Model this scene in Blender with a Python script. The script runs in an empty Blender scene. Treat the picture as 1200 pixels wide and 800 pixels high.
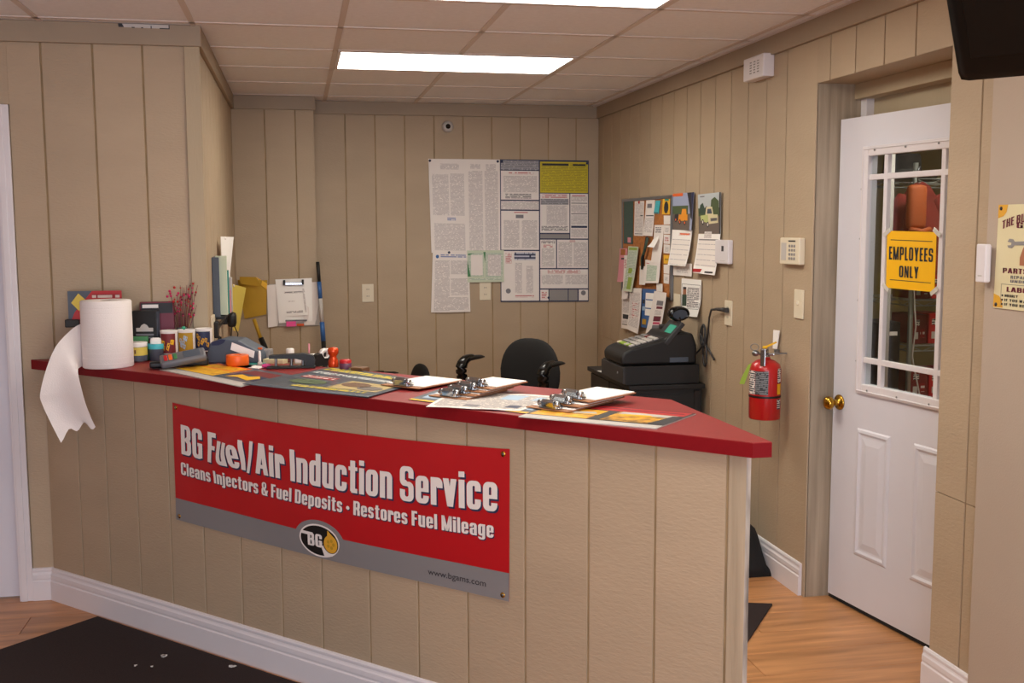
import bpy, bmesh, math, random
from mathutils import Vector, Matrix
random.seed(7)
C = bpy.context; D = bpy.data; SC = C.scene; COL = SC.collection
R = math.radians

# ------------------------------------------------------------------ camera, world, light, exposure
cam = D.objects.new('camera', D.cameras.new('camera')); COL.objects.link(cam)
PITCH, YAW, ROLL = 0.105932, 0.196507, -0.0033096
_f = Vector((math.sin(YAW)*math.cos(PITCH), math.cos(YAW)*math.cos(PITCH), -math.sin(PITCH)))
_r = Vector((math.cos(YAW), -math.sin(YAW), 0)); _u = _r.cross(_f)
_r2 = _r*math.cos(ROLL)+_u*math.sin(ROLL); _u2 = -_r*math.sin(ROLL)+_u*math.cos(ROLL)
m = Matrix((_r2, _u2, -_f)).transposed().to_4x4(); m.translation = (0, 0, 1.60046)
cam.matrix_world = m
cam.data.sensor_width = 36; cam.data.lens = 36*1256.175/1200; cam.data.clip_start = .05
SC.camera = cam

w = D.worlds.new('daylight'); SC.world = w; w.use_nodes = True
w.node_tree.nodes['Background'].inputs[0].default_value = (.82, .90, 1, 1)
w.node_tree.nodes['Background'].inputs[1].default_value = 1.0

def area(name, loc, rot, sx, sy, power, col):
    l = D.lights.new(name, 'AREA'); l.shape = 'RECTANGLE'; l.size = sx; l.size_y = sy; l.energy = power; l.color = col
    o = D.objects.new(name, l); o.location = loc; o.rotation_euler = rot; COL.objects.link(o); return o
# daylight through the shop window in the south wall, behind the viewer
area('window_daylight', (.2, -2.72, 1.3), (R(90), 0, 0), 3.4, 1.8, 140, (.80, .87, 1))
LAMP = 12            # strength of every ceiling troffer lens
LAMP_COL = (1, .945, .82)

vs = SC.view_settings
vs.view_transform = 'Standard'; vs.look = 'None'; vs.gamma = 1; vs.use_curve_mapping = False
vs.exposure = 0.12
SC.display_settings.display_device = 'sRGB'
try:
    SC.cycles.max_bounces = 10; SC.cycles.diffuse_bounces = 8; SC.cycles.sample_clamp_indirect = 6
    SC.cycles.caustics_reflective = False; SC.cycles.caustics_refractive = False
except Exception: pass

# ------------------------------------------------------------------ materials
def lin(h):
    v = [int(h[i:i+2], 16)/255 for i in (0, 2, 4)]
    return tuple(x/12.92 if x <= .04045 else ((x+.055)/1.055)**2.4 for x in v)+(1,)
M = {}
def mat(name, col, rough=.55, metal=0, var=0, vscale=8, bump=0, bscale=60, stretch=(1, 1, 1), objvar=0, coat=0, spec=None, dark=None):
    if name in M: return M[name]
    m = D.materials.new(name); m.use_nodes = True; nt = m.node_tree; b = nt.nodes['Principled BSDF']
    c = lin(col); b.inputs['Base Color'].default_value = c
    b.inputs['Roughness'].default_value = rough; b.inputs['Metallic'].default_value = metal
    if coat: b.inputs['Coat Weight'].default_value = coat; b.inputs['Coat Roughness'].default_value = .12
    if spec is not None: b.inputs['Specular IOR Level'].default_value = spec
    N = nt.nodes.new; L = nt.links.new
    if var or bump or objvar:
        tc = N('ShaderNodeTexCoord'); mp = N('ShaderNodeMapping'); mp.inputs['Scale'].default_value = stretch
        L(tc.outputs['Object'], mp.inputs[0]); last = None
        if objvar:
            oi = N('ShaderNodeObjectInfo'); av = N('ShaderNodeVectorMath'); av.operation = 'ADD'
            sc_ = N('ShaderNodeMath'); sc_.operation = 'MULTIPLY'; sc_.inputs[1].default_value = 37
            L(oi.outputs['Random'], sc_.inputs[0]); L(mp.outputs[0], av.inputs[0]); L(sc_.outputs[0], av.inputs[1]); vec = av.outputs[0]
        else: vec = mp.outputs[0]
        if var or objvar:
            n = N('ShaderNodeTexNoise'); n.inputs['Scale'].default_value = vscale; n.inputs['Detail'].default_value = 5
            L(vec, n.inputs['Vector'])
            mx = N('ShaderNodeMix'); mx.data_type = 'RGBA'
            d = lin(dark) if dark else tuple(x*(1-var) for x in c[:3])+(1,)
            e = tuple(min(1, x*(1+var*.6)) for x in c[:3])+(1,)
            mx.inputs['A'].default_value = d; mx.inputs['B'].default_value = e
            cr = N('ShaderNodeMapRange'); cr.inputs[1].default_value = .3; cr.inputs[2].default_value = .7
            L(n.outputs[0], cr.inputs[0]); L(cr.outputs[0], mx.inputs['Factor']); last = mx.outputs['Result']
            if objvar:
                hs = N('ShaderNodeHueSaturation'); mr = N('ShaderNodeMapRange')
                mr.inputs[3].default_value = 1-objvar; mr.inputs[4].default_value = 1+objvar
                L(oi.outputs['Random'], mr.inputs[0]); L(mr.outputs[0], hs.inputs['Value']); L(last, hs.inputs['Color']); last = hs.outputs[0]
            L(last, b.inputs['Base Color'])
        if bump:
            n2 = N('ShaderNodeTexNoise'); n2.inputs['Scale'].default_value = bscale; n2.inputs['Detail'].default_value = 6
            bp = N('ShaderNodeBump'); bp.inputs['Strength'].default_value = bump; bp.inputs['Distance'].default_value = .002
            L(vec, n2.inputs['Vector']); L(n2.outputs[0], bp.inputs['Height']); L(bp.outputs[0], b.inputs['Normal'])
    M[name] = m; return m
def emit(name, col, strength):
    m = D.materials.new(name); m.use_nodes = True; b = m.node_tree.nodes['Principled BSDF']
    b.inputs['Base Color'].default_value = tuple(min(1, c*.8) for c in col)+(1,)
    b.inputs['Emission Color'].default_value = col+(1,); b.inputs['Emission Strength'].default_value = strength
    M[name] = m; return m
def greek(name, paper, ink, pitch=.007, word=.012, fill=.55):
    """fine print too small to read: broken ink lines on paper (UV in metres)"""
    m = D.materials.new(name); m.use_nodes = True; nt = m.node_tree; b = nt.nodes['Principled BSDF']
    b.inputs['Roughness'].default_value = .6; N = nt.nodes.new; L = nt.links.new
    uv = N('ShaderNodeUVMap'); sp = N('ShaderNodeSeparateXYZ'); L(uv.outputs[0], sp.inputs[0])
    def mt(op, a, bb):
        n = N('ShaderNodeMath'); n.operation = op
        for i, x in enumerate((a, bb)):
            if x is None: continue
            if isinstance(x, (int, float)): n.inputs[i].default_value = x
            else: L(x, n.inputs[i])
        return n.outputs[0]
    row = mt('DIVIDE', sp.outputs[1], pitch)
    band = mt('LESS_THAN', mt('FRACT', row, None), fill)
    wn = N('ShaderNodeTexNoise'); wn.inputs['Scale'].default_value = 1; wn.inputs['Detail'].default_value = 2
    cb = N('ShaderNodeCombineXYZ'); L(mt('DIVIDE', sp.outputs[0], word), cb.inputs[0]); L(mt('MULTIPLY', mt('FLOOR', row, None), 7.3), cb.inputs[1])
    L(cb.outputs[0], wn.inputs['Vector'])
    ink_on = mt('MULTIPLY', band, mt('GREATER_THAN', wn.outputs[0], .42))
    mx = N('ShaderNodeMix'); mx.data_type = 'RGBA'; mx.inputs['A'].default_value = lin(paper); mx.inputs['B'].default_value = lin(ink)
    L(ink_on, mx.inputs['Factor']); L(mx.outputs['Result'], b.inputs['Base Color']); M[name] = m; return m

mat('paint', 'ae9a81', .62, var=.06, vscale=5, bump=.8, bscale=150, stretch=(.35, 1, 1), objvar=.025)
mat('paint_smooth', 'aa997e', .6, var=.06, vscale=4, bump=.4, bscale=120, stretch=(1, 1, .2))
mat('paint_crown', '9c8b76', .6, var=.06, vscale=3, bump=.3, bscale=70)
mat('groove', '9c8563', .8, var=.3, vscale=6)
mat('paint_worn', 'b3a28a', .65, var=.3, vscale=18, dark='93846e', bump=1, bscale=90, stretch=(1, 1, .06))
mat('end_paint', 'c9c2b8', .6, var=.5, vscale=25, dark='77706a', stretch=(1, 1, .15)); mat('jamb_wood', 'a39480', .65, var=.25, vscale=30, dark='857663', bump=1, bscale=120, stretch=(1, 1, .05))
mat('drywall', 'b0a091', .7, var=.03, vscale=3, bump=.3, bscale=200)
mat('drywall_pale', 'd8cfc2', .8); mat('white_trim', 'dcd7db', .35, var=.03, vscale=4)
mat('white_door', 'd6d5de', .38, var=.03, vscale=3)
mat('ceiling_tile', 'e8e9ed', .9, bump=.5, bscale=300, var=.04, vscale=40)
mat('tee', 'cfc4be', .5)
mat('laminate_red', '8a2426', .45, var=.08, vscale=60, spec=.4)
mat('laminate_edge', '7c0f18', .5, var=.04, vscale=60, spec=.15)
mat('floor_wood', 'c08a5c', .34, var=.25, vscale=7, dark='9f6e45', stretch=(.35, 4, 1), objvar=.08, bump=.12, bscale=60)
mat('mat_rubber', '241413', .95, var=.4, vscale=150, bump=.6, bscale=250)
mat('black', '0d0c0d', .5); mat('black_gloss', '0a0a0b', .18); mat('black_matte', '121112', .85, bump=.4, bscale=300)
mat('charcoal', '2b2a2c', .5); mat('handset_grey', '626268', .4); mat('slate', '4a5361', .5, var=.08, vscale=20); mat('grey', '8b8786', .5); mat('lightgrey', 'bdb8b4', .5)
mat('white', 'e6e0dc', .5); mat('paper', 'e8e1dd', .7, var=.02, vscale=12); mat('paper_bright', 'f4f1ee', .65); mat('ivory', 'ddd2bb', .45)
mat('towel', 'eae3e1', .9, bump=.5, bscale=260); mat('cardboard', '9a7a58', .8); mat('hardboard', '9c6b48', .6)
mat('chrome', 'b4b7bb', .2, 1); mat('steel', '8f9296', .35, 1); mat('brass', 'b58a35', .2, 1); mat('galv', 'a3a7a2', .4, .7)
mat('red', 'b3141d', .45); mat('banner_red', 'b00a18', .42, var=.05, vscale=6); mat('banner_grey', '7f7d7f', .5); mat('ext_red', 'b01217', .28, coat=.4)
mat('darkred', '701a20', .55); mat('jacket', '7d2218', .85, var=.3, vscale=12); mat('orange', 'e8641b', .4); mat('orange_dark', 'c9501c', .6); mat('padded_orange', 'a84e1a', .7, bump=.6, bscale=40)
mat('yellow', 'e9b31a', .5); mat('sign_yellow', 'f2b705', .5); mat('poster_yellow', 'c8b820', .6); mat('mustard', 'b58d1f', .65, var=.08, vscale=10); mat('pad_yellow', 'd8c257', .7)
mat('navy', '232a4c', .5); mat('blue', '2f5f9d', .5); mat('cyan', '3fb0bd', .5); mat('teal', '2f8f86', .5); mat('skyblue', '9db8d0', .5)
mat('green', '3c7b4a', .55); mat('palegreen', 'c5cfb8', .6); mat('lime', '8da83a', .5); mat('darkgreen', '33483c', .6); mat('screen_green', '2c9a78', .3)
mat('pink', 'd98c97', .6); mat('hotpink', 'ee4f9b', .5); mat('magenta', 'c01f5a', .4); mat('maroon', '6b1e33', .5); mat('purple', '5c2f4a', .5)
mat('ink', '26242a', .6); mat('inkgrey', '77747a', .6); mat('cork', 'b06f38', .85, var=.25, vscale=60, bump=.4, bscale=200); mat('slateposter', '47525f', .3); mat('poster_tan', 'b6a06a', .4)
mat('skin', 'a2684a', .6); mat('rust', 'd7a12c', .6); mat('cream', 'd9cfa8', .45); mat('brown', '6a4a30', .6); mat('foliage_print', '4a5a3a', .6); mat('road_print', '6a5f58', .6); mat('gold_print', 'f2b91c', .4, var=.3, vscale=26, dark='c0781a'); mat('engine_print', 'e6a52a', .4, var=.5, vscale=30, dark='3c2a22'); mat('tv_black', '060606', .4, spec=.25); mat('leaf_lime', 'b9c27c', .5); mat('cloud_print', 'b9c0c4', .6); mat('amber', 'e6951f', .5); mat('sky_print', '9aa3c0', .6)
mat('storage_wall', '9c8f66', .8); mat('tape', 'c9c6c0', .3); mat('straw', '8d6a3c', .8)
mat('label_dark', '35383c', .5)
emit('lens', LAMP_COL, LAMP)
greek('print', 'e6dfdb', 'b9b1b2'); greek('print_dark', 'e6dfdb', '6a666c', .009, .014); greek('print_red', 'e6dfdb', 'c2777a', .012, .02, .6)
greek('print_blue', 'e6dfdb', '6a78ac', .012, .02, .6); greek('print_yellow', 'c8b820', '8f8420', .009, .014, .4); greek('print_grey', 'a7a6ac', '6d6c76', .009, .014, .5)
greek('print_green', 'ccd3c6', '9db3a0', .008, .014); greek('print_slate', '47525f', 'b6a68a', .05, .06, .3); greek('print_gold', '47525f', 'c9b32a', .030, .02, .75)
greek('print_white', '47525f', 'cfd0cc', .022, .014, .6); greek('print_navy', '232a4c', 'b9bccb', .022, .02, .5); greek('print_news', 'cfc6bd', '8a858c', .012, .02, .55)
greek('grid_print', 'ece5e0', 'b5afb6', .028, .012, .12); greek('print_dkgreen', '43604c', '2b3c48', .02, .03, .5); greek('print_tag', 'dcd5cf', '3a3a44', .012, .012, .6)
greek('print_label', '35383c', '8b8d90', .008, .012, .45); greek('print_red_white', '8f1c22', 'd8c9c4', .03, .02, .4)
gl = D.materials.new('glass'); gl.use_nodes = True; nt = gl.node_tree; nt.nodes.clear()
o_ = nt.nodes.new('ShaderNodeOutputMaterial'); mx = nt.nodes.new('ShaderNodeMixShader'); tr = nt.nodes.new('ShaderNodeBsdfTransparent'); gs = nt.nodes.new('ShaderNodeBsdfGlossy'); lw = nt.nodes.new('ShaderNodeLayerWeight')
pw = nt.nodes.new('ShaderNodeMath'); pw.operation = 'POWER'; pw.inputs[1].default_value = 5; ad = nt.nodes.new('ShaderNodeMath'); ad.operation = 'ADD'; ad.inputs[1].default_value = .035
tr.inputs[0].default_value = (.93, .95, .94, 1); gs.inputs['Roughness'].default_value = .02; lk = nt.links.new
lk(lw.outputs['Facing'], pw.inputs[0]); lk(pw.outputs[0], ad.inputs[0]); lk(ad.outputs[0], mx.inputs[0]); lk(tr.outputs[0], mx.inputs[1]); lk(gs.outputs[0], mx.inputs[2]); lk(mx.outputs[0], o_.inputs[0]); M['glass'] = gl
cg = mat('clear_plastic', 'dfe4e6', .08); cg.node_tree.nodes['Principled BSDF'].inputs['Transmission Weight'].default_value = .85

# ------------------------------------------------------------------ mesh builder
class MB:
    def __init__(s): s.v = []; s.f = []; s.mi = []; s.mats = []; s.uv = []; s.sm = []
    def idx(s, m):
        if m not in s.mats: s.mats.append(m)
        return s.mats.index(m)
    def add(s, vs, fs, m, T=None, uvs=None, smooth=False):
        k = len(s.v); i = s.idx(m)
        for p in vs: s.v.append(tuple(T @ Vector(p)) if T else tuple(p))
        for n, f in enumerate(fs):
            s.f.append([k+a for a in f]); s.mi.append(i); s.sm.append(smooth)
            s.uv.append([uvs[a] for a in f] if uvs else None)
        return s
    def box(s, x0, x1, y0, y1, z0, z1, m, b=0, T=None):
        if b:
            bm = bmesh.new(); bmesh.ops.create_cube(bm, size=1)
            for v in bm.verts: v.co = Vector((x0+(v.co.x+.5)*(x1-x0), y0+(v.co.y+.5)*(y1-y0), z0+(v.co.z+.5)*(z1-z0)))
            bmesh.ops.bevel(bm, geom=bm.edges[:]+bm.verts[:], offset=min(b, .49*min(x1-x0, y1-y0, z1-z0)), segments=2 if b > .002 else 1, affect='EDGES', profile=.6)
            bm.verts.index_update(); s.add([v.co[:] for v in bm.verts], [[v.index for v in f.verts] for f in bm.faces], m, T, smooth=b > .006); bm.free(); return s
        V = [(x, y, z) for z in (z0, z1) for y in (y0, y1) for x in (x0, x1)]
        return s.add(V, [(0, 2, 3, 1), (4, 5, 7, 6), (0, 1, 5, 4), (2, 6, 7, 3), (0, 4, 6, 2), (1, 3, 7, 5)], m, T)
    def prism(s, poly, axis, a, b, m, T=None):
        """poly in the two other axes (x,y)->z, (x,z)->y, (y,z)->x"""
        def P(p, t): return {'z': (p[0], p[1], t), 'y': (p[0], t, p[1]), 'x': (t, p[0], p[1])}[axis]
        n = len(poly); V = [P(p, a) for p in poly]+[P(p, b) for p in poly]
        F = [list(range(n))[::-1], [n+i for i in range(n)]]+[(i, (i+1) % n, n+(i+1) % n, n+i) for i in range(n)]
        return s.add(V, F, m, T)
    def lathe(s, prof, m, n=20, T=None, smooth=True, arc=None, cap=True):
        V = []; F = []; full = arc is None; a0, a1 = arc or (0, 2*math.pi); k = n if full else n+1
        for r, z in prof:
            for i in range(k):
                a = a0+(a1-a0)*i/n; V.append((r*math.cos(a), r*math.sin(a), z))
        for j in range(len(prof)-1):
            for i in range(n):
                i2 = (i+1) % k; F.append((j*k+i, j*k+i2, (j+1)*k+i2, (j+1)*k+i))
        s.add(V, F, m, T, smooth=smooth)
        if cap and full:
            for j, rev in ((0, True), (len(prof)-1, False)):
                if prof[j][0] > 1e-4:
                    ring = [V[j*k+i] for i in range(n)]; s.add(ring, [list(range(n))[::-1] if rev else list(range(n))], m, T)
        return s
    def tube(s, pts, r, m, n=8, T=None, cap=True):
        pts = [Vector(p) for p in pts]; rs = r if isinstance(r, (list, tuple)) else [r]*len(pts)
        V = []; F = []; up = Vector((0, 0, 1))
        for i, p in enumerate(pts):
            d = (pts[min(i+1, len(pts)-1)]-pts[max(i-1, 0)]).normalized()
            a = d.cross(up) if abs(d.dot(up)) < .98 else d.cross(Vector((1, 0, 0)))
            a.normalize(); b = d.cross(a).normalized()
            if i and (a.dot(pa) < 0): a = -a; b = -b
            pa = a
            for k in range(n):
                t = 2*math.pi*k/n; V.append(tuple(p+(a*math.cos(t)+b*math.sin(t))*rs[i]))
        for i in range(len(pts)-1):
            for k in range(n): k2 = (k+1) % n; F.append((i*n+k, i*n+k2, (i+1)*n+k2, (i+1)*n+k))
        if cap: F += [list(range(n))[::-1], [(len(pts)-1)*n+k for k in range(n)]]
        return s.add(V, F, m, T, smooth=True)
    def ball(s, c, r, m, n=12, sc=(1, 1, 1), T=None):
        prof = [(max(1e-5, math.sin(math.pi*j/(n//2)))*r, -math.cos(math.pi*j/(n//2))*r) for j in range(n//2+1)]
        X = Matrix.Translation(c) @ Matrix.Diagonal((*sc, 1)); return s.lathe(prof, m, n, (T @ X) if T else X, cap=False)
    def grid(s, P, nu, nv, m, w=0, rect=(0, 0, 1, 1), uvsize=(1, 1), flip=False, smooth=True):
        u0, v0, u1, v1 = rect; V = []; U = []; F = []
        for j in range(nv+1):
            for i in range(nu+1):
                u = u0+(u1-u0)*i/nu; v = v0+(v1-v0)*j/nv; V.append(tuple(P(u, v, w))); U.append((u*uvsize[0], -v*uvsize[1]))
        for j in range(nv):
            for i in range(nu):
                a = j*(nu+1)+i; F.append((a, a+1, a+nu+2, a+nu+1) if flip else (a, a+nu+1, a+nu+2, a+1))
        return s.add(V, F, m, None, U, smooth)
    def sheet(s, P, m, thick=.0012, nu=1, nv=1, back=None):
        s.grid(P, nu, nv, m, 0, smooth=nu > 1 or nv > 1); s.grid(P, nu, nv, back or m, -thick, flip=True, smooth=nu > 1 or nv > 1)
        loop = [(i/nu, 0) for i in range(nu)]+[(1, j/nv) for j in range(nv)]+[(1-i/nu, 1) for i in range(nu)]+[(0, 1-j/nv) for j in range(nv)]
        n = len(loop); V = [tuple(P(u, v, 0)) for u, v in loop]+[tuple(P(u, v, -thick)) for u, v in loop]
        return s.add(V, [(i, (i+1) % n, n+(i+1) % n, n+i) for i in range(n)], m)
    def poly(s, P, pts, m, w=.0006, uvsize=(1, 1)):
        return s.add([tuple(P(u, v, w)) for u, v in pts], [list(range(len(pts)))[::-1]], m, None, [(u*uvsize[0], -v*uvsize[1]) for u, v in pts])
    def build(s, name, parent=None, loc=None, rz=0, rot=None):
        me = D.meshes.new(name); me.from_pydata(s.v, [], s.f)
        for m in s.mats: me.materials.append(M[m])
        me.polygons.foreach_set('material_index', s.mi); me.polygons.foreach_set('use_smooth', s.sm)
        if any(u for u in s.uv):
            l = me.uv_layers.new(name='UVMap').data
            for p, u in zip(me.polygons, s.uv):
                if u:
                    for li, q in zip(p.loop_indices, u): l[li].uv = q
        me.update(); o = D.objects.new(name, me); COL.objects.link(o)
        if parent: o.parent = parent
        if loc is not None: o.location = loc
        o.rotation_euler = rot if rot else (0, 0, rz)
        return o
def tag(o, label, cat, group=None, kind=None):
    if label: o['label'] = label
    if cat: o['category'] = cat
    if group: o['group'] = group
    if kind: o['kind'] = kind
    return o
def thing(name, label, cat, loc=(0, 0, 0), rz=0, group=None, kind=None):
    o = D.objects.new(name, None); o.empty_display_size = .05; COL.objects.link(o); o.location = loc; o.rotation_euler = (0, 0, rz)
    return tag(o, label, cat, group, kind)
def struct(o, label=None): o['kind'] = 'structure'; o['label'] = label or o.name.replace('_', ' '); return o
def copy_tree(o, parent=None):
    c = o.copy(); COL.objects.link(c); c.parent = parent
    for ch in list(o.children): copy_tree(ch, c)
    return c
def quadP(q, y=0.0, curl=None):
    """wall sheet: q = TL,TR,BR,BL in local (x,z); out of the wall is -y"""
    def P(u, v, w=0):
        a = [q[0][k]*(1-u)*(1-v)+q[1][k]*u*(1-v)+q[2][k]*u*v+q[3][k]*(1-u)*v for k in (0, 1)]
        return (a[0], -(y+w+(curl(u, v) if curl else 0)), a[1])
    P.size = (math.dist(q[0], q[1]), math.dist(q[0], q[3])); return P
def flatP(q, z=0.0, curl=None):
    """sheet lying flat: q = TL,TR,BR,BL in local (x,y) seen from above"""
    def P(u, v, w=0):
        a = [q[0][k]*(1-u)*(1-v)+q[1][k]*u*(1-v)+q[2][k]*u*v+q[3][k]*(1-u)*v for k in (0, 1)]
        return (a[0], a[1], z+w+(curl(u, v) if curl else 0))
    P.size = (math.dist(q[0], q[1]), math.dist(q[0], q[3])); return P
def rectq(x0, x1, z0, z1): return [(x0, z1), (x1, z1), (x1, z0), (x0, z0)]
def prints(mb, P, lst, nu=1, nv=1, w=.0006):
    for k, (u0, v0, u1, v1, m) in enumerate(lst): mb.grid(P, nu, nv, m, w+k*.00004, (u0, v0, u1, v1), P.size)
_tc = {}
def glyphs(body, bold=0, shear=0, spacing=1):
    key = (body, bold, shear, spacing)
    if key not in _tc:
        cu = D.curves.new('lettering_source', 'FONT'); cu.body = body; cu.size = 1; cu.offset = bold; cu.shear = shear; cu.space_character = spacing; cu.resolution_u = 3; cu.fill_mode = 'FRONT'
        ob = D.objects.new('lettering_source', cu); COL.objects.link(ob); dg = C.evaluated_depsgraph_get(); dg.update()
        me = D.meshes.new_from_object(ob.evaluated_get(dg))
        _tc[key] = ([v.co[:2] for v in me.vertices], [list(p.vertices) for p in me.polygons])
        D.objects.remove(ob); D.curves.remove(cu); D.meshes.remove(me)
    return _tc[key]
def text(mb, P, body, rect, m, bold=.0, shear=0, w=.0012, spacing=1, warp=None):
    V, F = glyphs(body, bold, shear, spacing)
    x0 = min(v[0] for v in V); x1 = max(v[0] for v in V); y0 = min(v[1] for v in V); y1 = max(v[1] for v in V)
    u0, v0, u1, v1 = rect; out = []
    for x, y in V:
        u = u0+(x-x0)/(x1-x0)*(u1-u0); v = v1-(y-y0)/(y1-y0)*(v1-v0)
        if warp: u, v = warp(u, v)
        out.append(tuple(P(u, v, w)))
    return mb.add(out, F, m)

# ------------------------------------------------------------------ heavy condensed display lettering, drawn stroke by stroke
def _rr(x0, y0, x1, y1, r):
    pts = []; r = min(r, (x1-x0)/2, (y1-y0)/2)
    for (cx, cy, a0) in ((x1-r, y1-r, 0), (x0+r, y1-r, 90), (x0+r, y0+r, 180), (x1-r, y0+r, 270)):
        for k in range(6): a = R(a0+18*k); pts.append((cx+r*math.cos(a), cy+r*math.sin(a)))
    out = []
    for i, p in enumerate(pts):
        q = pts[(i+1) % 24]; out.append(p)
        if i % 6 == 5: out += [(p[0]+(q[0]-p[0])*k/8, p[1]+(q[1]-p[1])*k/8) for k in range(1, 8)]
    return out
S_, B_, X_, W_, WC = .20, .135, .775, .475, .51
def _ring(x0, y0, x1, y1, cuts=(), s=S_, b=B_):
    o = _rr(x0, y0, x1, y1, .17); i = _rr(x0+s, y0+b, x1-s, y1-b, .06); n = len(o); F = []
    for k in range(n):
        q = [o[k], o[(k+1) % n], i[(k+1) % n], i[k]]; cx = sum(p[0] for p in q)/4; cy = sum(p[1] for p in q)/4
        if not any(c[0] < cx < c[2] and c[1] < cy < c[3] for c in cuts): F.append(q)
    return F
def _rect(x0, y0, x1, y1):
    n = max(1, int((y1-y0)/.12)); return [[(x0, y0+(y1-y0)*k/n), (x1, y0+(y1-y0)*k/n), (x1, y0+(y1-y0)*(k+1)/n), (x0, y0+(y1-y0)*(k+1)/n)] for k in range(n)]
def _diag(xa, ya, xb, yb, w, w2=None):
    w2 = w2 or w; f = lambda a, b, t: a+(b-a)*t; n = 6
    return [[(f(xa, xb, k/n), f(ya, yb, k/n)), (f(xa+w, xb+w2, k/n), f(ya, yb, k/n)), (f(xa+w, xb+w2, (k+1)/n), f(ya, yb, (k+1)/n)), (f(xa, xb, (k+1)/n), f(ya, yb, (k+1)/n))] for k in range(n)]
G = {}
def _g(ch, w, *parts): G[ch] = (w, [q for p in parts for q in p])
s, b, X, W, V = S_, B_, X_, W_, WC; big = 9
_g(' ', .2); _g('I', s, _rect(0, 0, s, 1)); _g('l', s, _rect(0, 0, s, 1)); _g('i', s, _rect(0, 0, s, X), _rect(0, X+.07, s, 1))
_g('/', .34, _diag(-.03, -.06, .22, 1.02, .13)); _g('.', .16, _rect(0, 0, .16, .16)); _g('\u2022', .27, _ring(0, .28, .27, .55, (), .13, .13))
_g('B', V, _rect(0, 0, s, 1), _ring(0, .46, V-.01, 1, [(-1, .4, .2, 1.1)]), _ring(0, 0, V, .54+.02, [(-1, -.1, .2, .6)]), _rect(.1, 1-b, .3, 1), _rect(.1, 0, .3, b), _rect(.1, .46, .3, .46+b-.03))
_g('C', V, _ring(0, 0, V, 1, [(V/2, .37, big, .63)])); _g('G', V, _ring(0, 0, V, 1, [(V/2, .5, big, .66)]), _rect(.27, .42, V, .42+.11), _rect(V-s, .04, V, .5))
_g('D', V, _ring(0, 0, V, 1, [(-1, -1, .18, 2)]), _rect(0, 0, s, 1), _rect(.1, 1-b, .3, 1), _rect(.1, 0, .3, b)); _g('O', V, _ring(0, 0, V, 1))
_g('E', .4, _rect(0, 0, s, 1), _rect(.1, 1-b, .4, 1), _rect(.1, 0, .4, b), _rect(.1, .45, .37, .45+b)); _g('F', .4, _rect(0, 0, s, 1), _rect(.1, 1-b-.02, .4, 1), _rect(.1, .43, .37, .43+b))
_g('L', .38, _rect(0, 0, s, 1), _rect(.1, 0, .38, b)); _g('T', .46, _rect(.23-s/2, 0, .23+s/2, 1), _rect(0, 1-b, .46, 1)); _g('H', V, _rect(0, 0, s, 1), _rect(V-s, 0, V, 1), _rect(.1, .44, V-.1, .44+b))
_g('U', V, _ring(0, 0, V, 1, [(-1, .5, big, big)]), _rect(0, .4, s, 1), _rect(V-s, .4, V, 1)); _g('V', V, _diag(0, 1, .155, 0, s), _diag(V-s, 1, .155, 0, s)); _g('K', V, _rect(0, 0, s, 1), _diag(.12, .42, .32, 1, s), _diag(.33, 0, .13, .6, s))
_g('P', V, _rect(0, 0, s, 1), _ring(0, .38, V, 1)); _g('R', V, _rect(0, 0, s, 1), _ring(0, .42, V, 1), _rect(V-s, 0, V, .36), _rect(V-s-.06, .34, V-.03, .47))
_g('N', V, _rect(0, 0, s*.85, 1), _rect(V-s*.85, 0, V, 1), _diag(0, 1, V-s*.95, 0, s*.95)); _g('M', .70, _rect(0, 0, s*.9, 1), _rect(.70-s*.9, 0, .70, 1), _diag(0, 1, .26, 0, s*.95), _diag(.70-s*.95, 1, .26, 0, s*.95))
_g('A', .54, _diag(-.02, 0, .15, 1, s, .2), _diag(.56-s, 0, .19, 1, s, .2), _rect(.13, .19, .41, .31)); _g('Y', .52, _diag(0, 1, .165, .38, s), _diag(.52-s, 1, .165, .38, s), _rect(.17, 0, .17+s, .45))
_g('W', .76, _diag(0, 1, .12, 0, s*.9), _diag(.30, 1, .12, 0, s*.9), _diag(.30, 1, .47, 0, s*.9), _diag(.76-s*.9, 1, .47, 0, s*.9))
for ch, h in (('S', 1), ('s', X)):
    w_ = V if h == 1 else .43; c = h*.5
    _g(ch, w_, _ring(0, c-b/2, w_, h, [(w_/2, -1, big, c+b/2+.09), ], s*.95), _ring(0, 0, w_, c+b/2, [(-1, c-b/2-.09, w_/2, big)], s*.95), _diag(.06, c+.11, w_-.2, c-.09, .16))
_g('o', W, _ring(0, 0, W, X)); _g('c', W, _ring(0, 0, W, X, [(W/2, .28, big, .47)])); _g('e', W, _ring(0, 0, W, X, [(W/2, .235, big, .33)]), _rect(.1, .33, W, .43))
_g('d', W, _ring(0, 0, W, X), _rect(W-s, 0, W, 1)); _g('p', W, _ring(0, 0, W, X), _rect(0, -.2, s, X)); _g('n', W, _rect(0, 0, s, X), _ring(0, 0, W, X, [(-1, -1, big, .4)]), _rect(W-s, 0, W, .45))
_g('u', W, _rect(0, .3, s, X), _ring(0, 0, W, X, [(-1, .4, big, big)]), _rect(W-s, 0, W, X)); _g('r', .36, _rect(0, 0, s, X), _ring(0, .2, .42, X, [(-1, -1, .1, big), (-1, -1, big, .5), (.36, -1, big, big)]), _rect(.2, .52, .36, X-.03))
_g('t', .36, _rect(.07, .04, .07+s, .96), _rect(0, X-.11, .36, X), _rect(.11, 0, .36, b)); _g('v', W, _diag(0, X, .145, 0, s), _diag(W-s, X, .145, 0, s))
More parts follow.
